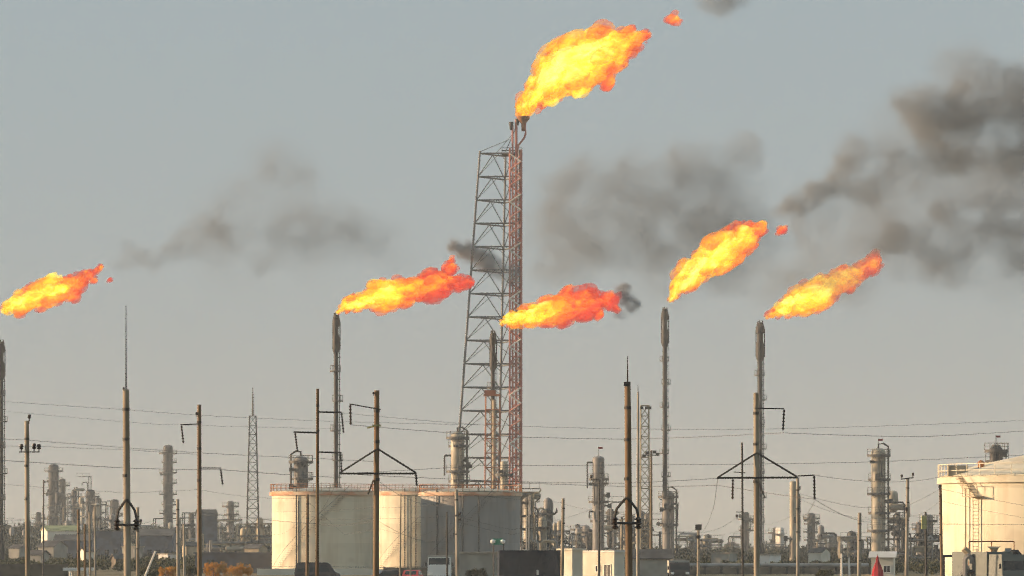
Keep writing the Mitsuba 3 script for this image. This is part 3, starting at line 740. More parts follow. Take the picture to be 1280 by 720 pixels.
# ------------------------------------------------------------------ boundary walls, fence, pipeline
def wall(x0, x1, D, ytop, m, label, panel=2.5, name='boundary_wall', D1=None):
    t = thing(name, label, 'wall'); D1 = D1 or D
    p0, p1 = np.array([gx(x0, D), D]), np.array([gx(x1, D1), D1]); L = np.linalg.norm(p1 - p0); n = max(1, int(L / panel)); H = zt(ytop, D)
    a = math.atan2(p1[1] - p0[1], p1[0] - p0[0]); r = np.random.default_rng(n)
    for i in range(n):
        c = p0 + (p1 - p0) * (i + .5) / n
        put(t, 'panel', MB().box((c[0], c[1], H / 2 + r.uniform(-.04, .02)), (L / n - .2, .1, H), a), m)
    for i in range(n + 1):
        c = p0 + (p1 - p0) * i / n; put(t, 'post', MB().box((c[0], c[1], H / 2 + .05), (.2, .2, H + .1), a), m)


wall(-40, 84, 440, 705, 'brown_wall', 'brown concrete panel wall at the picture edge')
wall(322, 480, 560, 711, 'render_wall', 'low pale wall at the foot of the cream tanks')
wall(830, 1092, 530, 708.5, 'brown_wall', 'long dark panel wall behind the silver pipeline')
wall(480, 570, 520, 709, 'brown_wall', 'brown panel wall behind the red car')

t = thing('flatbed_trailer', 'white flatbed trailer parked beside the brown panel wall', 'trailer'); D = 420; s = D / F
put(t, 'bed', MB().box((gx(99, D), D, zt(711.5, D)), (38 * s, 2.0, .3)), 'car_white')
for x in (88, 110):
    for y in (-.9, .9):
        put(t, 'strut', MB().rod((gx(x, D), D + y, zt(713, D)), (gx(x + 2, D), D + y, .4), .1, n=6), 'car_white')
for x in (90, 107):
    for y in (-.95, .95):
        put(t, 'wheel', MB().path([(gx(x, D), D + y - .12, .42), (gx(x, D), D + y + .12, .42)], .42, 18), 'rubber')
t = thing('leaning_strut', 'leaning whitish timber strut by an olive bush', 'strut'); D = 440
put(t, 'beam', MB().rod((gx(178, D), D, 0), (gx(194.5, D), D, zt(689, D)), .14, .11, 8), 'white_paint')
put(t, 'foot', MB().box((gx(178, D), D, .1), (.7, .7, .2)), 'grey_wall')

t = thing('pipeline', 'long silver clad pipeline on dark supports in front of the tree belt', 'pipeline'); D = 500; s = D / F
for i, (xa, xb) in enumerate(((836, 925), (925.5, 1012), (1012.5, 1086))):
    put(t, 'pipe', MB().path([(gx(xa, D), D, zt(706.5, D)), (gx(xb, D), D, zt(706.5, D))], .26, 14), 'light_steel', True)
for x in np.arange(840, 1088, 20.5):
    b = MB().box((gx(x, D), D, (zt(709.3, D)) / 2), (.25, .7, zt(709.3, D))); b.box((gx(x, D), D, zt(709.1, D)), (.4, 1.0, .1)); put(t, 'support', b, 'dark_steel')
t = thing('pipeline', 'thin lower pale pipe running parallel to the silver pipeline', 'pipeline'); D = 470
put(t, 'pipe', MB().path([(gx(870, D), D, .55), (gx(1090, D), D, .55)], .16, 10), 'tan_clad', True)
for x in np.arange(876, 1090, 30):
    put(t, 'support', MB().box((gx(x, D), D, .19), (.3, .5, .38)), 'grey_wall')

t = thing('pipeline', 'dark level pipe on thin legs running past the foot of the large cream tank', 'pipeline'); D = 334
put(t, 'pipe', MB().path([(gx(1178, D), D, zt(695, D)), (gx(1330, D), D, zt(695, D))], .09, 8), 'dark_clad', True)
for x in range(1180, 1330, 16):
    put(t, 'support', MB().box((gx(x, D), D, zt(696, D) / 2), (.14, .14, zt(696, D))), 'dark_steel')
t = thing('marquee', 'bright red pointed tent standing before the small white roofed kiosk', 'tent'); D = 440; s = D / F
c = (gx(1097, D), D, 0)
put(t, 'canopy', MB().lathe([(7.5 * s, .7), (6.8 * s, 1.35), (4.5 * s, 1.9), (2.3 * s, 2.3), (1.6 * s, 2.75), (.4 * s, 3.0)], c, 8), 'red_cloth', 40)
put(t, 'pole', MB().rod((c[0], c[1], 0), (c[0], c[1], 3.15), .04, n=6), 'dark_steel')
put(t, 'skirt', MB().lathe([(7.3 * s, 0), (7.4 * s, .7)], c, 8), 'red_cloth')


# ------------------------------------------------------------------ vehicles
def car(x, D, rz, m, label, prof, glass, L, Wd, kind='parked_car', cat='car', wheels=(-.31, .31), lamps=True, R=.33):
    t = thing(kind, label, cat); loc = (gx(x, D), D, 0)
    body = MB().prism(prof, -Wd / 2, Wd / 2)
    v = body.v[0]; top = v[:, 2] > 1.0; v[top, 1] *= 1 - .14 * np.clip((v[top, 2] - 1.0) / .8, 0, 1)
    put(t, 'body', body.moved(loc, rz), m)
    for poly in glass:
        for sd in (-1, 1):
            g = MB().prism(poly, -.012, .012); v = g.v[0]; v[:, 1] += sd * Wd / 2 * (1 - .14 * np.clip((v[:, 2] - 1.0) / .8, 0, 1)) + sd * .012; put(t, 'window', g.moved(loc, rz), 'black_glass')
    for wx in wheels:
        for sd in (-1, 1):
            k = put(t, 'wheel', MB().path([(wx * L, sd * (Wd / 2 - .2), R), (wx * L, sd * (Wd / 2 + .01), R)], R, 20).moved(loc, rz), 'rubber')
            put(k, 'rim', MB().path([(wx * L, sd * (Wd / 2), R), (wx * L, sd * (Wd / 2 + .02), R)], R * .6, 16).moved(loc, rz), 'light_steel')
    return t, loc


van_prof = [(-2.4, .35), (-2.42, 1.1), (-2.3, 1.9), (-2.1, 2.25), (-1.7, 2.32), (1.0, 2.3), (1.35, 2.1), (1.85, 1.3), (2.35, 1.1), (2.45, .8), (2.4, .35)]
van_glass = [[(-2.15, 1.3), (-2.08, 1.95), (-1.4, 2.0), (-1.4, 1.3)], [(-1.25, 1.3), (-1.25, 2.0), (-.2, 2.0), (-.2, 1.3)], [(-.05, 1.3), (-.05, 2.0), (.95, 2.0), (1.15, 1.75), (1.35, 1.3)]]
tv, loc = car(397, 425, 0, 'car_dark', 'dark minibus parked in front of the half shaded cream tank', van_prof, van_glass, 4.8, 1.9, 'minibus', 'minibus')
hatch = [(-2.05, .3), (-2.1, .85), (-1.85, 1.0), (-1.35, 1.42), (.2, 1.48), (.5, 1.4), (1.15, .98), (1.95, .85), (2.08, .6), (2.05, .3)]
hatch_g = [[(-1.6, .98), (-1.25, 1.34), (-.5, 1.38), (-.5, .98)], [(-.4, .98), (-.4, 1.38), (.15, 1.38), (.4, 1.3), (.85, .98)]]
for x, rz, m, lb in ((516, 1.45, 'car_red', 'small red car parked by the brown panel wall'), (491, .35, 'car_dark', 'low dark car parked next to the red one')):
    t, loc = car(x, 428, rz, m, lb, hatch, hatch_g, 4.1, 1.7)
    b = MB().raw([[-1.84, -.62, 1.0], [-1.84, .62, 1.0], [-1.38, .55, 1.385], [-1.38, -.55, 1.385]], [[0, 1, 2], [0, 2, 3]]); b.v[0][:, 0] -= .02; put(t, 'rear_window', b.moved(loc, rz), 'black_glass')
    for sd in (-.6, .6):
        put(t, 'tail_lamp', MB().box((-2.1, sd, .8), (.06, .25, .14)).moved(loc, rz), 'red_cloth')


def truck(x, D, wpx, ytop, m, label, glass_z, cat='truck', rz=0.0, box_m='grey_wall'):
    """A lorry seen from the front: cab, load box behind it, windscreen, lamps, bumper, mirrors, wheels."""
    t = thing('lorry', label, cat); s = D / F; W = wpx * s; H = zt(ytop, D); loc = (gx(x, D), D, 0)
    cab = trimesh.creation.box((W, 2.0, H - .45)); cab.apply_translation((0, 1.0, (H + .45) / 2))
    v = np.array(cab.vertices); up = v[:, 2] > 1; v[up & (v[:, 1] < .5), 1] += .3; v[up, 0] *= .93
    put(t, 'cab', MB().raw(v, cab.faces).moved(loc, rz), m)
    put(t, 'windscreen', MB().raw([[-W * .44, -.005 + .3 * (glass_z[0] - .45) / (H - .45), glass_z[0]], [W * .44, -.005 + .3 * (glass_z[0] - .45) / (H - .45), glass_z[0]], [W * .42, -.005 + .3 * (glass_z[1] - .45) / (H - .45), glass_z[1]], [-W * .42, -.005 + .3 * (glass_z[1] - .45) / (H - .45), glass_z[1]]], [[0, 1, 2], [0, 2, 3]]).moved((loc[0], loc[1] - .015, 0), rz), 'black_glass')
    put(t, 'load_box', MB().box((0, 4.6, 1.0 + (H - .8) / 2), (W * 1.0, 4.8, H - .8)).moved(loc, rz), box_m)
    put(t, 'bumper', MB().box((0, -.06, .6), (W * 1.01, .2, .3)).moved(loc, rz), 'grey_steel')
    put(t, 'chassis', MB().box((0, 3.5, .75), (W * .5, 6.5, .3)).moved(loc, rz), 'dark_steel')
    for sd in (-1, 1):
        put(t, 'headlight', MB().box((sd * W * .36, -.03, 1.0), (W * .16, .1, .26)).moved(loc, rz), 'lamp_lens')
        put(t, 'mirror', MB().box((sd * (W * .5 + .14), .2, H * .72), (.18, .08, .4)).moved(loc, rz), 'dark_steel')
        for y in (.9, 5.6):
            put(t, 'wheel', MB().path([(sd * (W / 2 - .3), y, .48), (sd * (W / 2 - .02), y, .48)], .48, 20).moved(loc, rz), 'rubber')
    return t


truck(549, 440, 30, 696.5, 'car_white', 'white lorry facing the camera with a dark windscreen, before the grey tank', (2.0, 2.72))
truck(850, 450, 26, 703, 'car_dark', 'dark lorry facing the camera with two pale headlights', (1.35, 1.95))
t = truck(1270, 318, 40, 693, 'car_green', 'dull green lorry parked before the large cream tank', (2.1, 2.85), box_m='car_green', rz=.5)


# ------------------------------------------------------------------ utility poles
def pole(x, ytop, D, w, label, arms=(), strings=(), pins=(), m='concrete', w1=None, group=None, tip=None, sides=10, lean=0.0, name='utility_pole'):
    """arms: (x0, y0, x1, y1, thickness in pixels, part name); strings: hanging insulators; pins: upright insulators."""
    s = D / F; H = zt(ytop, D); c = gx(x, D); lean = ((x * 37) % 11 - 5) * .022
    t = thing(name, label, 'utility pole', group)
    put(t, 'post', MB().path([(c + lean, D, 0), (c + lean / 2, D, H * .5), (c, D, H)], [(w1 or w * 1.25) * s / 2, w * 1.12 * s / 2, w * s / 2], sides), m, 60)
    if w > 3 and name == 'utility_pole':
        for u in (.12, .3, .52):
            put(t, 'band', MB().lathe([(w * s * .57, -.05), (w * s * .57, .05)], (c, D, H - u * 6), 10), 'dark_steel')
    for a in arms:
        x0, y0, x1, y1, th, nm = a
        put(t, nm, MB().rod(at(x0, y0, D) - [0, w * s * .45, 0], at(x1, y1, D) - [0, w * s * .45, 0], th * s / 2, n=6), 'dark_steel')
    for x0, y0, x1, y1 in strings:
        p, q = at(x0, y0, D) - [0, w * s * .45, 0], at(x1, y1, D) - [0, w * s * .45, 0]; n = max(4, int(np.linalg.norm(q - p) / .11)); b = MB().rod(p, q, .028, n=5)
        pr = []; rr = []
        for i in range(n):
            u0 = (i + .2) / n
            for du, r_ in ((0, .025), (.25 / n, .05), (.45 / n, .045), (.5 / n, .025)):
                pr.append(p + (q - p) * (u0 + du)); rr.append(r_)
        b.path(pr, rr, 8)
        put(t, 'insulator', b, 'glazed_brown')
    for x0, y0, h, r_ in pins:
        q = at(x0, y0, D) - [0, w * s * .45, 0]; h *= s; r_ *= s
        put(t, 'insulator', MB().lathe([(r_ * .25, -h * .2), (r_ * .25, h * .25), (r_ * .8, h * .3), (r_, h * .45), (r_ * .6, h * .55), (r_ * .95, h * .62), (r_ * .8, h * .9), (r_ * .3, h)], q, 10), 'glazed_brown', 40)
    if tip:
        put(t, 'lightning_rod', MB().path([(c, D, H), (c, D, zt(tip, D))], [.03, .012], 5), 'dark_steel')
    return t


def bracket(t, x, D, y0, y1, w, right_bias=0.0):
    """The closed frame with a pair of insulators low on a pole."""
    q = lambda a, c: at(a, c, D) - [0, .2, 0]
    for sd in (-1, 1):
        put(t, 'brace', MB().path([q(x, y0 - 1), q(x + sd * w * .34, y0 + 5), q(x + sd * w * .72, y0 + (y1 - y0) * .42), q(x + sd * w, y1)], .05, 6), 'dark_steel')
    put(t, 'crossarm', MB().path([q(x - w, y1), q(x + w, y1)], .045, 6), 'dark_steel')
    for dx in (-w, w):
        put(t, 'insulator', MB().lathe([(.03, -.18), (.13, -.12), (.05, -.04), (.15, .02), (.05, .1), (.13, .16), (.03, .24)], q(x + dx * .85, y1 + 1), 10), 'glazed_brown', 40)


pole(33.5, 526, 160, 5.5, 'concrete pole topped by one pin insulator, with a short three insulator crossarm', [(24, 565, 50, 565, 1.6, 'crossarm'), (36, 530, 37, 524, 1.4, 'top_bracket')], (), [(27, 564, 9, 2.6), (43, 564, 10, 2.8), (49, 564, 9, 2.8), (37, 525, 7, 2.4)])
t = pole(157.5, 487, 145, 8, 'sturdy concrete pole with a tall thin rod on top and a low insulator bracket', (), (), [(155, 488, 4, 1.5)], 'concrete', tip=382)
bracket(t, 159, 145, 625, 656, 14)
pole(172, 634, 300, 4, 'short grey post close behind the sturdy rod topped pole', [(168, 655, 177, 655, 1.5, 'crossarm')], (), [(176, 655, 6, 2.2)], 'concrete')
pole(249, 506, 165, 5, 'slim reddish pole with one high arm and one low arm, each hanging an insulator string', [(226, 531, 249, 530, 1.6, 'crossarm'), (249, 585, 276, 585, 1.6, 'crossarm')], [(227, 532, 229.5, 554), (276, 586, 278.5, 606)], [(246, 520, 5, 1.6)], 'old_wood')
pole(397, 486, 170, 3.6, 'thin dark pole with three stepped arms hanging insulators in front of the cream tank', [(367, 540, 397, 541, 2.4, 'crossarm'), (397, 515, 427, 515.5, 2.4, 'crossarm'), (397, 565, 427, 566, 2.2, 'crossarm')], [(369, 541, 372, 565), (427, 516, 429.5, 541), (426, 567, 427, 592)], (), 'old_wood', 5)
t = pole(471, 488, 140, 6.5, 'wooden pole with a triangular braced crossarm and a slanting top arm', [(437, 505, 476, 512, 1.6, 'crossarm'), (424, 592, 521, 592, 2.6, 'crossarm'), (472, 561, 425, 591, 2.4, 'brace'), (472, 561, 520, 591, 2.6, 'brace'), (467, 600, 460, 618, 2.2, 'brace')], [(438, 506, 438.5, 531), (520, 593, 521, 607)], [(467, 494, 4, 1.5)], 'old_wood', 9)
put(t, 'clamp', MB().box((gx(471, 140), 139.9, zt(532, 140)), (.30, .3, .06)).rod(at(459, 535, 140), at(475, 531, 140), .03), 'roof_yellow')
t = pole(784.5, 483, 135, 8, 'stout brown pole with a rod on top and a low bracket of twin insulators', (), (), (), 'old_wood', 9.5, tip=445)
bracket(t, 783, 135, 623, 654, 17)
put(t, 'cap_block', MB().box((gx(784, 135), 135, zt(480, 135)), (.22, .22, .14)), 'dark_steel')
pole(945, 491, 140, 6.5, 'concrete pole with a wide triangular braced crossarm and a short arm towards the flare stack', [(943, 510.5, 980, 511, 1.6, 'crossarm'), (896, 597.5, 997, 597, 2.8, 'crossarm'), (946, 566, 897, 597, 2.4, 'brace'), (946, 566, 996, 596, 2.6, 'brace'), (997, 595, 1018, 594, 1.8, 'crossarm'), (948, 603, 956, 622, 2.0, 'brace')], [(980, 512, 978.5, 538), (1017.5, 595, 1018, 624), (916, 599, 915.5, 624)], (), 'concrete', 9)
pole(997, 597, 230, 4, 'pale concrete pole standing behind the wide braced crossarm', (), (), (), 'pale_concrete', 5)
pole(927.5, 553, 320, 2.4, 'very thin dark pole with a small crossbar near its top', [(917, 590, 932, 591, 1.2, 'crossarm'), (920, 640, 930, 640, 1.2, 'crossarm')], (), [(921, 648, 5, 1.8)], 'dark_steel')
pole(1074.5, 641, 260, 4.6, 'bare pale stub pole between tree belt and silver pipeline', (), (), (), 'pale_concrete')
pole(1134.5, 598, 300, 4, 'grey pole with a small flat crossarm on its very top', [(1126, 599, 1142, 597, 1.6, 'crossarm')], (), [(1127, 598, 5, 1.6), (1141, 596, 5, 1.6), (1133, 640, 6, 2.2)], 'pale_concrete', 5.4)
t = pole(1157, 640, 330, 2.8, 'thin dark pole carrying a yellowish box', (), (), (), 'dark_steel', 4)
put(t, 'equipment_box', MB().box((gx(1154.5, 330), 329.7, zt(653, 330)), (.4, .35, 1.1)), 'roof_yellow')
pole(1175.5, 606, 250, 3.4, 'slender dark pole right against the edge of the large cream tank', (), (), [(1174, 611, 5, 1.5)], 'old_wood', 4.2)
pole(704, 623, 290, 4, 'bare grey pole at the corner of the dark container', (), (), (), 'concrete', 5)
pole(749, 601, 420, 2.6, 'dark thin pole before the grey column with the red pennant', [(738, 600, 750, 599, 1.4, 'crossarm')], (), [(739, 599, 6, 1.8)], 'dark_steel')
pole(570.5, 612, 280, 4.4, 'grey pole in front of the dull grey tank with a small insulator pair', [(568, 645, 577, 645, 1.2, 'crossarm')], (), [(575, 645, 5, 1.8), (575, 652, 5, 1.8)], 'pale_concrete', 5.4)
pole(384.5, 618, 300, 3.6, 'short brown post against the sunlit flank of the half shaded tank', (), (), (), 'old_wood')
pole(373, 626, 560, 1.8, 'faint thin post touching the sunlit tank flank', (), (), (), 'grey_steel')
pole(501, 617, 330, 1.8, 'thin post before the sunlit flank of the partly hidden tank', (), (), (), 'concrete')
pole(513, 622, 340, 1.8, 'second thin post beside it, near the grey tank edge', (), (), (), 'concrete')
pole(558.5, 640, 350, 2.2, 'dark thin post with a bulge halfway behind the white lorry', [(558.5, 663, 558.5, 678, 3.2, 'junction_box')], (), (), 'dark_steel')
pole(222, 624, 280, 4, 'pale post between the sturdy pole and the slim reddish pole', (), (), (), 'pale_concrete')
pole(230, 655, 300, 3, 'short pale post nearly touching the slim reddish pole', (), (), (), 'pale_concrete')
pole(98, 637, 300, 3.4, 'dark post standing by the white flatbed trailer', (), (), (), 'old_wood')
for i, (x, y, lb) in enumerate(((106, 655, 'low brown post, second from the dark post by the trailer'), (112, 640, 'brown post in the middle of the post cluster by the trailer'), (118.5, 633, 'tall pale post ending the cluster by the trailer'))):
    pole(x, y, 310 + 8 * i, 2.4, lb, (), (), (), ('old_wood', 'concrete', 'pale_concrete')[i])
pole(54.5, 600, 420, 1.6, 'hair thin mast before the thick hazy column', (), (), (), 'grey_steel')
t = pole(873, 662, 390, 3.4, 'short post with a dark twin box on its head, beside the dark lorry', (), (), (), 'concrete')
put(t, 'head_box', MB().box((gx(873, 390), 389.9, zt(659, 390)), (.62, .4, .55)).box((gx(872.5, 390), 389.9, zt(671, 390)), (.5, .36, .3)), 'dark_steel')
pole(1052, 692, 400, 2.4, 'stubby white post by the silver pipeline', (), (), (), 'white_paint')
pole(1061, 697, 400, 2.4, 'lowest white post by the silver pipeline', (), (), (), 'white_paint')


# ------------------------------------------------------------------ overhead lines
def line(pts, label, sag=0.0, r=.012, group='overhead lines'):
    out = []
    P3 = [at(*q) for q in pts]
    for a, b in zip(P3[:-1], P3[1:]):
        for u in np.linspace(0, 1, 13)[:-1]:
            out.append(a + (b - a) * u - [0, 0, 4 * sag * u * (1 - u) * np.linalg.norm(b - a) / 10])
    out.append(P3[-1])
    k = put(None, 'power_line', MB().path(out, r * .7, 5), 'wire_metal')
    labels[k] = {'label': label, 'category': 'power line', 'group': group}


line([(-60, 497, 180), (157, 512, 180), (249, 519, 180), (397, 526, 180), (600, 531, 182)], 'topmost faint line passing the rod topped pole', .02, .010)
line([(-60, 508, 186), (190, 530, 186), (420, 536, 186)], 'second faint line just under the topmost one', .02, .008)
line([(-60, 546, 162), (33, 550, 162), (249, 566, 162), (397, 573, 164), (471, 577, 164)], 'upper of the two lines level with the three insulator crossarm', .02, .012)
line([(-60, 556, 160), (49, 558, 160), (157, 562, 160), (249, 568, 162)], 'lower line tied to the three insulator crossarm', .02, .010)
line([(-60, 571, 150), (157, 585, 150), (276, 587, 158), (369, 594, 160), (427, 597, 160)], 'dark line crossing the rod topped pole low', .02, .014)
line([(427, 516, 170), (600, 531, 175), (784, 536, 178), (980, 536, 180), (1330, 523, 185)], 'highest long line across the tall tower', .03, .010)
line([(438, 531, 141), (640, 546, 150), (784, 549, 152), (979, 541, 141), (1150, 546, 150), (1330, 535, 160)], 'second long line across the tower, tied to the top arms', .02, .012)
line([(427, 592, 170), (600, 582, 172), (784, 581, 176), (946, 580, 178), (1100, 577, 180), (1330, 566, 180)], 'third long line, crossing both columns with pennants', .02, .013)
line([(425, 592, 140), (640, 602, 140), (784, 604, 138), (896, 598, 140)], 'line strung between the two triangular crossarms', .02, .012)
line([(521, 607, 140), (660, 604, 150), (784, 608, 152), (900, 607, 150), (1018, 624, 140)], 'lower line strung from crossarm to crossarm', .02, .012)
line([(1018, 594, 140), (1134, 602, 170), (1175, 596, 180), (1330, 588, 190)], 'line leaving the short arm towards the large tank', .03, .011)
line([(996, 616, 230), (1074, 634, 245), (1134, 632, 260), (1175, 611, 250), (1330, 640, 240)], 'sagging line to the slender pole at the large tank', .05, .014)
line([(997, 622, 230), (1060, 645, 250), (1134, 645, 300), (1175, 626, 252), (1330, 655, 240)], 'lower sagging line to the slender pole at the large tank', .06, .013)
line([(1018, 624, 140), (1080, 652, 200), (1176, 655, 240), (1330, 655, 240)], 'level line crossing the large cream tank', .02, .016)
line([(-60, 640, 290), (33, 650, 290), (60, 661, 300), (98, 664, 300)], 'low line running to the dark post by the trailer', .04, .014)
line([(172, 656, 300), (222, 642, 300), (249, 640, 290)], 'short sagging line between grey post and pale post', .1, .014)
line([(172, 661, 300), (222, 650, 300), (249, 647, 290)], 'lower short sagging line between the same posts', .1, .014)
line([(570, 645, 280), (640, 662, 285), (704, 648, 290), (749, 632, 300), (768, 656, 180)], 'sagging line from grey pole past the bare grey pole', .08, .014)
line([(570, 652, 280), (640, 668, 285), (704, 656, 290), (768, 642, 220)], 'lower sagging line past the bare grey pole', .08, .014)
line([(384, 626, 300), (430, 668, 300), (471, 660, 290), (520, 672, 285), (570, 652, 280)], 'slack line drooping across the cream tanks', .06, .014)
line([(397, 650, 290), (471, 648, 285), (570, 645, 280)], 'nearly level line crossing the cream tanks', .05, .012)
line([(800, 656, 136), (850, 665, 180), (927, 640, 320)], 'line from the twin insulator bracket to the thin dark pole', .04, .014)
line([(249, 640, 165), (397, 655, 172), (471, 650, 150), (570, 668, 280)], 'fine line drooping from the slim reddish pole to the grey tank', .05, .011)
line([(-60, 600, 240), (157, 616, 240), (249, 612, 240), (384, 622, 300)], 'fine slack line below the dark one on the left poles', .04, .012)
line([(471, 600, 141), (570, 616, 280), (704, 628, 290)], 'fine line from the triangular crossarm to the bare grey pole', .06, .012)
line([(425, 592, 140), (384, 640, 300), (340, 668, 420)], 'steep fine line falling from the triangular crossarm', .05, .012)
line([(704, 630, 290), (784, 640, 260), (873, 662, 390)], 'fine line from the bare grey pole to the twin box post', .05, .013)
line([(897, 598, 140), (890, 640, 220), (873, 664, 390)], 'steep fine line dropping from the wide crossarm', .03, .012)
line([(1074, 645, 260), (1134, 640, 300), (1157, 645, 330), (1175, 640, 250)], 'short sagging line from the stub pole to the tank pole', .08, .012)
line([(345, 640, 300), (471, 634, 290), (570, 630, 280)], 'fine level line over the tank shells', .06, .012)
line([(340, 708, 470), (480, 709, 470), (569, 707, 470)], 'low dark cable along the tank feet', .0, .03)
line([(1018, 627, 142), (997, 640, 232), (945, 656, 300), (873, 668, 390)], 'thin line dropping to the post with the twin box', .04, .012)


# ------------------------------------------------------------------ flames
scene['fire_gas'] = {'type': 'blendbsdf', 'weight': 0.34, 'thin': {'type': 'null'}, 'soot': {'type': 'diffuse', 'reflectance': rgb(.02, .015, .01)}}
ICO = [trimesh.creation.icosphere(i, 1.0) for i in range(4)]


def flame(label, D, axis, half, heat, extra=(), seed=1, n=150, bits=()):
    """axis: pixels of the centre line; half: its half width in pixels; heat: 1 yellow .. 0 red along it."""
    r = np.random.default_rng(seed); s = D / F; n = int(n * 3.4)
    t = thing('gas_flame', label, 'flame')
    ax, hw = np.array(axis, float), np.array(half, float) * 1.16
    seg = np.concatenate([[0], np.cumsum(np.linalg.norm(np.diff(ax, axis=0), axis=1))]); seg /= seg[-1]
    f = lambda u, a: np.interp(u, seg, a)
    c, rad, ht, dirs = [], [], [], []
    for i in range(n):
        u = r.random() ** .92
        w = f(u, hw) * (.72 + .62 * meshkit.noise(np.array([u * 8.5, seed * 3.1, 0.]), seed)); e = .01
        d = np.array([f(min(u + e, 1), ax[:, 0]) - f(max(u - e, 0), ax[:, 0]), f(min(u + e, 1), ax[:, 1]) - f(max(u - e, 0), ax[:, 1])]); d /= np.linalg.norm(d) + 1e-9
        off = np.clip(r.normal(0, .46), -.95, .95); dep = r.normal(0, .45)
        q = w * r.uniform(.14, .40)
        px = f(u, ax[:, 0]) + d[1] * -off * (w - q * .6); py = f(u, ax[:, 1]) + d[0] * off * (w - q * .6)
        c.append((px, py, dep * w)); rad.append(max(q, 1.2)); ht.append(np.interp(u, np.linspace(0, 1, len(heat)), heat) + .13 - .62 * abs(off) ** 1.3 + r.normal(0, .09)); dirs.append(d)
    for x, y, q, h_ in extra:
        for k in range(12):
            c.append((x + r.normal(0, q * .35), y + r.normal(0, q * .35), r.normal(0, q * .4))); rad.append(q * r.uniform(.4, .75)); ht.append(h_ + r.normal(0, .05)); dirs.append(np.array([.8, -.6]))
    V, Fc, C, nn = [], [], [], 0

    def lump(c, q, h_, d, vs, fs, cs, off):
        m = ICO[2 if q < 9 else 3]; v = np.array(m.vertices)
        a = np.array([d[0], 0, -d[1]]); bb = np.array([-a[2], 0, a[0]])
        loc = np.stack([v @ a * 1.35, v[:, 1], v @ bb * .85], 1)
        P = loc[:, :1] * a + loc[:, 2:] * bb + np.array([0, 1, 0]) * loc[:, 1:2]
        wpos = at(c[0], c[1], D) + [0, c[2] * s, 0]
        nz = meshkit.fbm(v * 1.7 + np.array(c) * .37, 3, seed); nz2 = meshkit.fbm(v * 3.5 + np.array(c) * .11, 2, seed + 3)
        P = P * (.55 + .75 * nz + .25 * nz2)[:, None] * q * s
        g = (P + wpos) / s; g = np.stack([g @ a, g[:, 1], g @ bb * 1.5], 1)
        heat_v = h_ + 1.25 * (meshkit.fbm(g / 15, 3, seed + 5) - .5) + .5 * (meshkit.fbm(g / 5, 2, seed + 6) - .5) + .3 * (nz2 - .5) + .10 * np.clip(v[:, 2], -1, 1)
        k = np.clip(heat_v, 0, 1.25)
        R = np.interp(k, [0, .3, .6, 1, 1.25], [.055, .085, .10, .115, .13]); G = np.interp(k, [0, .25, .5, .75, 1, 1.25], [.0035, .009, .023, .046, .075, .105]); B = np.interp(k, [0, .3, .7, 1, 1.25], [.002, .0015, .001, .002, .02])
        vs.append(P + wpos); fs.append(m.faces + off); cs.append(np.stack([R, G, B], 1))
        return off + len(v)
    for ci, q, h_, d in zip(c, rad, ht, dirs):
        nn = lump(ci, q, h_, d, V, Fc, C, nn)
    emit = {'type': 'area', 'radiance': {'type': 'mesh_attribute', 'name': 'vertex_color'}}
    put(t, 'fire', (np.vstack(V), np.vstack(Fc)), 'fire_gas', True, color=np.vstack(C), emitter=emit)
    for x, y, q, h_ in bits:
        vs, fs, cs, o = [], [], [], 0
        for k in range(9):
            o = lump((x + r.normal(0, q * .4), y + r.normal(0, q * .4), r.normal(0, q * .3)), q * r.uniform(.45, .8), h_, np.array([.85, -.5]), vs, fs, cs, o)
        put(t, 'wisp', (np.vstack(vs), np.vstack(fs)), 'fire_gas', True, color=np.vstack(cs), emitter=emit)


flame('small orange flame drifting from the stack at the picture edge', 800, [(4, 389), (20, 381), (45, 371), (70, 362), (92, 356), (112, 344), (128, 333)], [6, 14, 18, 18, 14, 7, 3], [1.0, .95, .85, .8, .5, .3, .2], [(92, 370, 8, .3), (67, 352, 9, .85)], 1, 120, [(137, 350, 3, .1), (117, 352, 4, .3)])
flame('long flame with a ragged red tail in front of the tall tower leg', 700, [(421, 391), (436, 381), (460, 374), (490, 366), (520, 360), (550, 354), (572, 353), (592, 353)], [3, 11, 15, 18, 18, 16, 10, 4], [.9, .95, .9, .75, .45, .3, .12, .0], [(563, 336, 9, .15), (469, 359, 8, .8), (440, 375, 6, .2)], 2, 170, [(564, 326, 5, .1)])
flame('largest brightest yellow flame on the tall lattice tower', 798, [(651, 146), (660, 128), (680, 106), (705, 86), (735, 72), (765, 60), (790, 50), (812, 43)], [7, 15, 22, 27, 27, 21, 15, 5], [.7, .95, 1.05, 1.12, 1.0, .85, .65, .4], [(761, 103, 10, .25), (690, 125, 9, .8), (725, 112, 9, .85)], 3, 210, [(843, 25, 7, .35)])
flame('flame with a dark red curling tail crossing the tower riser', 712, [(625, 404), (640, 400), (665, 393), (690, 389), (712, 384), (735, 378), (757, 377), (774, 388)], [3, 9, 15, 15, 19, 17, 12, 5], [.85, 1.0, .9, .7, .4, .2, .08, .0], [(708, 368, 9, .3), (748, 393, 7, .02), (765, 372, 8, .08)], 4, 160)
flame('steep orange flame above the runged flare stack', 900, [(837, 377), (848, 358), (865, 340), (888, 324), (912, 307), (935, 293), (955, 283)], [3, 12, 20, 22, 20, 16, 9], [.8, .95, 1.0, .95, .85, .65, .35], [(889, 305, 9, .8), (952, 285, 8, .3)], 5, 160, [(975, 287, 6, .08)])
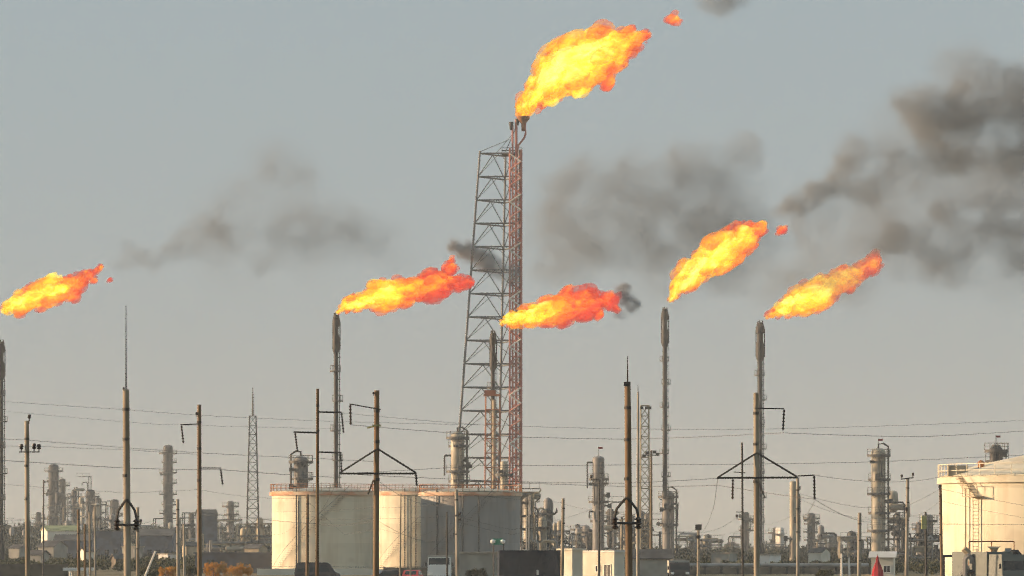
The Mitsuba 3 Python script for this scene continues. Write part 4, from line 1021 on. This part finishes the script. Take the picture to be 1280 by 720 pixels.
flame('orange flame rising from the stack behind the wide braced pole', 850, [(957, 397), (975, 387), (1000, 375), (1025, 365), (1050, 352), (1075, 340), (1098, 326)], [3, 11, 19, 20, 18, 14, 9], [.75, .9, .95, .85, .7, .5, .25], [(1093, 326, 9, .2), (1052, 337, 7, .5), (1062, 360, 7, .2)], 6, 150)


# ------------------------------------------------------------------ smoke
def smoke(label, D, lumps, dens, seed, albedo=(.31, .33, .355), vox=.9, rough=1.0):
    """lumps: (x, y, radius in pixels, weight)."""
    s = D / F; r = np.random.default_rng(seed); L = []
    for x, y, q, w in lumps:
        L.append((at(x, y, D), q * s, w))
        for k in range(3):
            e = r.normal(size=3); e /= np.linalg.norm(e)
            L.append((at(x, y, D) + e * [1, .5, .8] * q * s * .6, q * s * r.uniform(.4, .62), w * r.uniform(.5, 1.0)))
    lo = np.min([p - q for p, q, w in L], 0) - 1; hi = np.max([p + q for p, q, w in L], 0) + 1
    n = np.ceil((hi - lo) / vox).astype(int)
    ax = [lo[i] + (np.arange(n[i]) + .5) / n[i] * (hi[i] - lo[i]) for i in range(3)]
    Z, Y, X = np.meshgrid(ax[2], ax[1], ax[0], indexing='ij'); p = np.stack([X, Y, Z], -1)
    sc = .9 / np.mean([q for _, q, _ in L[::4]])
    warp = np.stack([meshkit.fbm(p * sc * 1.2 + 11 * i, 3, seed + i) - .5 for i in range(3)], -1) / sc * .9
    pw = p + warp; d = np.zeros(X.shape)
    for c, q, w in L:
        d += w * np.clip(1 - (((pw - c) / q) ** 2).sum(-1), 0, None) ** 1.2
    d = np.minimum(d, 1.6) * np.clip((.55 * meshkit.fbm(p * sc * 1.7, 3, seed + 9) + .45 * meshkit.fbm(pw * sc * 4.2, 4, seed + 19) - .5 * rough * .62) * 2.7, 0, 1.4)
    keep = np.zeros(X.shape, bool)
    for c, q, w in L:
        keep |= ((p - c) ** 2).sum(-1) < (q * 1.12) ** 2
    d = (d * keep).astype(np.float32)
    hull = manifold3d.Manifold.batch_boolean([manifold3d.Manifold.sphere(q * 1.16, 18).translate(list(c)) for c, q, w in L], manifold3d.OpType.Add)
    hull = max(hull.decompose(), key=lambda m: m.volume()) if len(L) == 0 else hull
    k = numbered('smoke'); m = hull.to_mesh()
    scene[k] = {**mikit.ply((m.vert_properties[:, :3], m.tri_verts), {'type': 'null'}), 'exterior': {'type': 'ref', 'id': 'air'},
                'interior': {'type': 'heterogeneous', 'albedo': rgb(*albedo), 'scale': float(dens) * 2.4, 'sigma_t': {'type': 'gridvolume', 'grid': mi.VolumeGrid(d[..., None]), 'to_world': T().translate(list(lo)).scale(list(hi - lo))}}}
    tag(k, label, 'smoke', 'stuff')


smoke('thin grey smoke trailing from the small edge flame towards the tower', 800, [(160, 318, 20, 1.0), (185, 322, 24, 1.1), (215, 320, 24, .9), (250, 290, 36, .55), (290, 290, 40, .5), (330, 325, 26, .8), (335, 200, 34, .55), (375, 225, 30, .6), (360, 290, 46, .45), (410, 290, 50, .5), (300, 250, 44, .25), (455, 300, 42, .3), (300, 300, 80, .16), (400, 300, 70, .16), (350, 240, 70, .14), (232, 310, 30, .5), (270, 310, 40, .4), (145, 330, 10, .6), (480, 310, 50, .2)], .055, 51, vox=1.0)
smoke('small dark smoke curl at the red tail before the tower leg', 700, [(568, 306, 11, 1.6), (585, 316, 16, 1.6), (606, 326, 17, 1.3), (622, 335, 16, .8), (640, 345, 16, .5)], .6, 52, vox=.5)
smoke('compact dark smoke puff at the curling red tail', 712, [(778, 366, 14, 1.4), (788, 380, 14, 1.7), (776, 392, 10, .9)], .4, 53, vox=.4)
smoke('broad brownish smoke bank between the tower and the steep flame', 950, [(690, 240, 34, .6), (712, 225, 32, .7), (700, 285, 36, .45), (735, 290, 38, .65), (770, 250, 40, .35), (800, 215, 34, .5), (850, 200, 34, .8), (880, 215, 42, .8), (925, 195, 32, .7), (845, 250, 44, .6), (820, 300, 44, .35), (890, 270, 50, .55), (770, 330, 40, .3), (905, 340, 46, .35), (680, 310, 30, .4), (740, 270, 90, .22), (850, 270, 95, .26), (800, 240, 80, .2), (900, 300, 80, .25), (720, 320, 60, .26), (675, 280, 40, .4), (690, 330, 36, .4), (930, 250, 50, .35), (940, 300, 55, .3), (820, 345, 60, .2)], .062, 54, vox=1.0)
smoke('dark smoke climbing from the steep flame to the picture edge', 905, [(972, 268, 16, 1.6), (992, 255, 26, 1.7), (1015, 248, 26, 1.4), (1045, 225, 30, 1.1), (1065, 190, 34, 1.0), (1075, 235, 34, .7), (1110, 205, 36, .5), (1150, 130, 42, 1.1), (1175, 165, 50, 1.2), (1215, 130, 50, 1.1), (1195, 195, 40, .7), (1255, 120, 52, .9), (1265, 180, 48, .6), (1310, 130, 60, .8), (1160, 220, 44, .4), (1000, 285, 26, .5), (1030, 275, 32, .35), (1090, 250, 50, .22), (1130, 170, 60, .2), (1210, 200, 70, .25), (1200, 95, 50, .3), (962, 272, 9, 3), (975, 268, 14, 3), (992, 258, 20, 2.4), (1012, 248, 22, 2.0), (1035, 236, 24, 1.5), (1290, 220, 70, .4)], .115, 55, vox=.9)
smoke('smoke bank drifting low past the orange flame to the picture edge', 840, [(1120, 295, 26, .8), (1150, 300, 36, .6), (1190, 278, 30, 1.1), (1230, 270, 34, 1.1), (1270, 275, 40, 1.0), (1310, 270, 44, 1.0), (1080, 300, 34, .3), (1180, 325, 44, .35), (1010, 330, 46, .3), (960, 355, 46, .25), (1060, 345, 40, .25), (1150, 290, 80, .2), (1060, 320, 80, .17), (1230, 240, 75, .25), (1110, 255, 70, .2), (1260, 330, 70, .15), (1108, 308, 14, 1.4), (1130, 300, 20, 1.0), (1290, 310, 60, .4), (1200, 310, 70, .2)], .095, 56, vox=.9)
smoke('faint smoke scrap at the top edge above the detached flame', 800, [(885, 0, 18, .9), (905, 4, 20, .9), (925, -4, 18, .7)], .16, 57, vox=.8)
